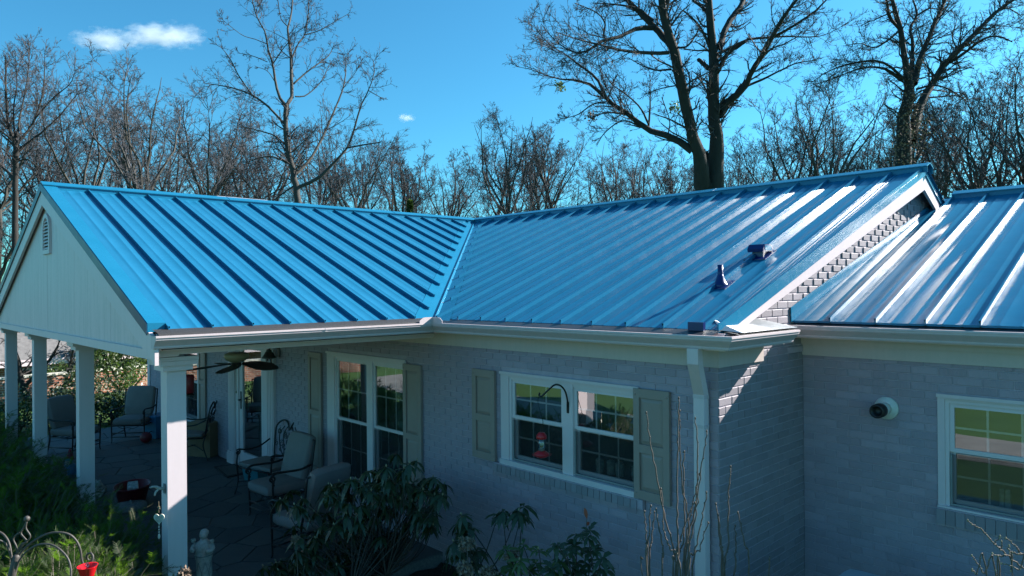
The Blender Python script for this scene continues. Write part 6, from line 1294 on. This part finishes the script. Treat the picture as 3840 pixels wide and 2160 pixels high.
# ---------------------------------------------------------------- yews
def yew(label, cx, cy, zc, rx, ry, rz_, n, seed, nl=.033, lift=.45):
    r = np.random.default_rng(seed); t = thing("yew_bush", label, "yew", (cx, cy, -H), 0, "yew bushes along the porch front"); c = np.array([0, 0, zc + H])
    d = r.standard_normal((n, 3)); d[:, 2] = np.abs(d[:, 2]) * .9 - .25; d /= np.linalg.norm(d, axis=1, keepdims=True)
    P0 = c + d * (rx, ry, rz_) * (r.uniform(.55, 1.0, (n, 1)) ** .6); P0[:, 2] = np.maximum(P0[:, 2], .06)
    dr = d * (1, 1, .5) + np.array([0, 0, lift]) + r.normal(0, .25, (n, 3)); ln = r.uniform(.22, .42, n)
    A, QA = grow(P0, dr, ln, np.full(n, .0035), 6, .08, .02, .4, r)
    s = spawn(A, QA, 5, .10, (35, 60), None, .50, .7, r, .0018); B, QB = grow(*s, 5, .06, .03, .5, r); st = Geo(); st.add(*tubes_np(A, QA, 3)); st.add(*tubes_np(B, QB, 3))
    core = r.standard_normal((14, 3)); core[:, 2] = np.abs(core[:, 2]); core /= np.linalg.norm(core, axis=1, keepdims=True); Pc, Qc = grow(np.zeros((14, 3)), core * (1, 1, .7) + (0, 0, .3), np.full(14, rx * .9), np.full(14, .02), 5, .12, .03, .4, r); st.add(*tubes_np(Pc, Qc, 5))
    link(bpy.data.objects.new("stem", st.mesh("stem", M['stem'])), t)
    C, Ax, Nn, L = [], [], [], []
    for Q_, k in ((A, 26), (B, 15)):
        m = Q_.shape[1]; ts = np.linspace(.08, 1, k); q = ts * (m - 1); i = np.minimum(q.astype(int), m - 2); f = (q - i)[None, :, None]
        p = Q_[:, i] * (1 - f) + Q_[:, i + 1] * f; tg = Q_[:, i + 1] - Q_[:, i]; tg /= np.linalg.norm(tg, axis=2, keepdims=True) + 1e-9
        sd = np.cross(tg, np.array([0, 0, 1.])); sd /= np.linalg.norm(sd, axis=2, keepdims=True) + 1e-9
        for sg in (-1, 1):
            a = sd * sg * .85 + tg * .5 + np.array([0, 0, .22]) + r.normal(0, .10, p.shape); a /= np.linalg.norm(a, axis=2, keepdims=True); C.append(p.reshape(-1, 3)); Ax.append(a.reshape(-1, 3)); L.append((nl * r.uniform(.75, 1.15, p.shape[:2]) * (1.05 - .35 * ts)[None]).ravel()); Nn.append(tg.reshape(-1, 3))
    C, Ax, L, Nn = np.vstack(C), np.vstack(Ax), np.concatenate(L), np.vstack(Nn); Wd = (L * .085)[:, None]
    V = np.stack([C - Nn * Wd, C + Nn * Wd, C + Ax * L[:, None] + Nn * Wd * .4, C + Ax * L[:, None] - Nn * Wd * .4], 1).reshape(-1, 3)
    link(bpy.data.objects.new("needles", fast_mesh("needles", V, np.arange(len(V)).reshape(-1, 4), M['yew'])), t); return t
yew("sunlit feathery yew bush at the lower left corner", -5.45, .95, -2.50, .85, .50, .52, 330, 31, .046, .75)
yew("sunlit yew sprays left of the garden hook", -6.9, .80, -2.75, .75, .5, .55, 220, 32, .042, .6)
ydark = yew("shaded yew bush before the corner column", -7.15, 1.55, -2.72, .80, .45, .55, 260, 33)
for lb, x, y, s_, rz_ in (("dark yew bush in front of the red tub", -8.8, 1.45, (1.15, 1.15, .88), 2.9), ("dark yew bush before the second column", -10.5, 1.42, (1.2, 1.25, .92), .3), ("dark yew bush before the third column", -12.3, 1.42, (1.25, 1.25, .92), 3.3), ("dark yew bush at the far left edge", -14.3, 1.38, (1.3, 1.35, 1.0), .2), ("dark low yew between the hook and the red tub", -9.7, .95, (1.2, 1.1, .85), 1.9)):
    o = copy_tree(ydark); o.location = (x, y, 0); o.scale = s_; o.rotation_euler = (0, 0, rz_); o["label"] = lb
# loose mulch chips on the bed
n = 3500; r = np.random.default_rng(8); C = np.stack([r.uniform(-6.2, -1.3, n), r.uniform(2.7, 4.88, n), np.full(n, .085) + r.uniform(0, .02, n)], 1); V, Fq = leaf_cards(C, None, .035, r)
tag(link(bpy.data.objects.new("mulch_chips", fast_mesh("mulch_chips", V, Fq, M['mulch']))), "loose bark chips scattered over the bed", "mulch", kind="stuff")

# ---------------------------------------------------------------- clouds
def cloud(label, x0, x1, y0, y1, D, seed, dens):
    c = ray((x0 + x1) / 2, (y0 + y1) / 2) * D; w_ = (x1 - x0) / FPX * D / 2; h_ = (y1 - y0) / FPX * D / 2
    n = N("cloud_vapour_%d" % seed); n.t.nodes.remove(n.b); pv = n.node("ShaderNodeVolumePrincipled"); pv.inputs["Color"].default_value = (1, 1, 1, 1); pv.inputs["Anisotropy"].default_value = .2
    v = n.map((1, 1, 1), n.co.outputs["Object"]); ln = n.node("ShaderNodeVectorMath", operation='LENGTH'); n.lk(v, ln.inputs[0])
    mp = n.map((2.6, 2.6, 1.5), n.co.outputs["Object"]); mp.node.inputs["Location"].default_value = (seed * 1.7, seed * .3, 2.0)
    f = n.noise(1.0, mp, 8, .62)
    q = n.math('SUBTRACT', n.math('MULTIPLY', f, 2.1), n.math('ADD', n.math('MULTIPLY', ln.outputs["Value"], .85), .42))
    n.lk(n.math('MULTIPLY', n.math('MAXIMUM', q, 0.0), dens), pv.inputs["Density"]); n.lk(pv.outputs[0], n.t.nodes["Material Output"].inputs["Volume"])
    mb = MB(); ball(mb, (0, 0, 0), 1.0, (1, 1, 1), 24, 14); me = mb.mesh("vapour", n.m); t = thing("cloud", label, "cloud", (c[0], c[1], c[2]), math.atan2(CR[1], CR[0])); o = link(bpy.data.objects.new("vapour", me), t); o.scale = (w_, w_ * .5, h_)
cloud("small white cloud high at the left, right half", 430, 800, 80, 190, 900, 3, .075)
cloud("small white cloud high at the left, thinner left half", 250, 560, 100, 205, 900, 5, .07)
cloud("tiny white cloud wisp left of the sky gap", 1485, 1565, 422, 462, 1200, 7, .12)
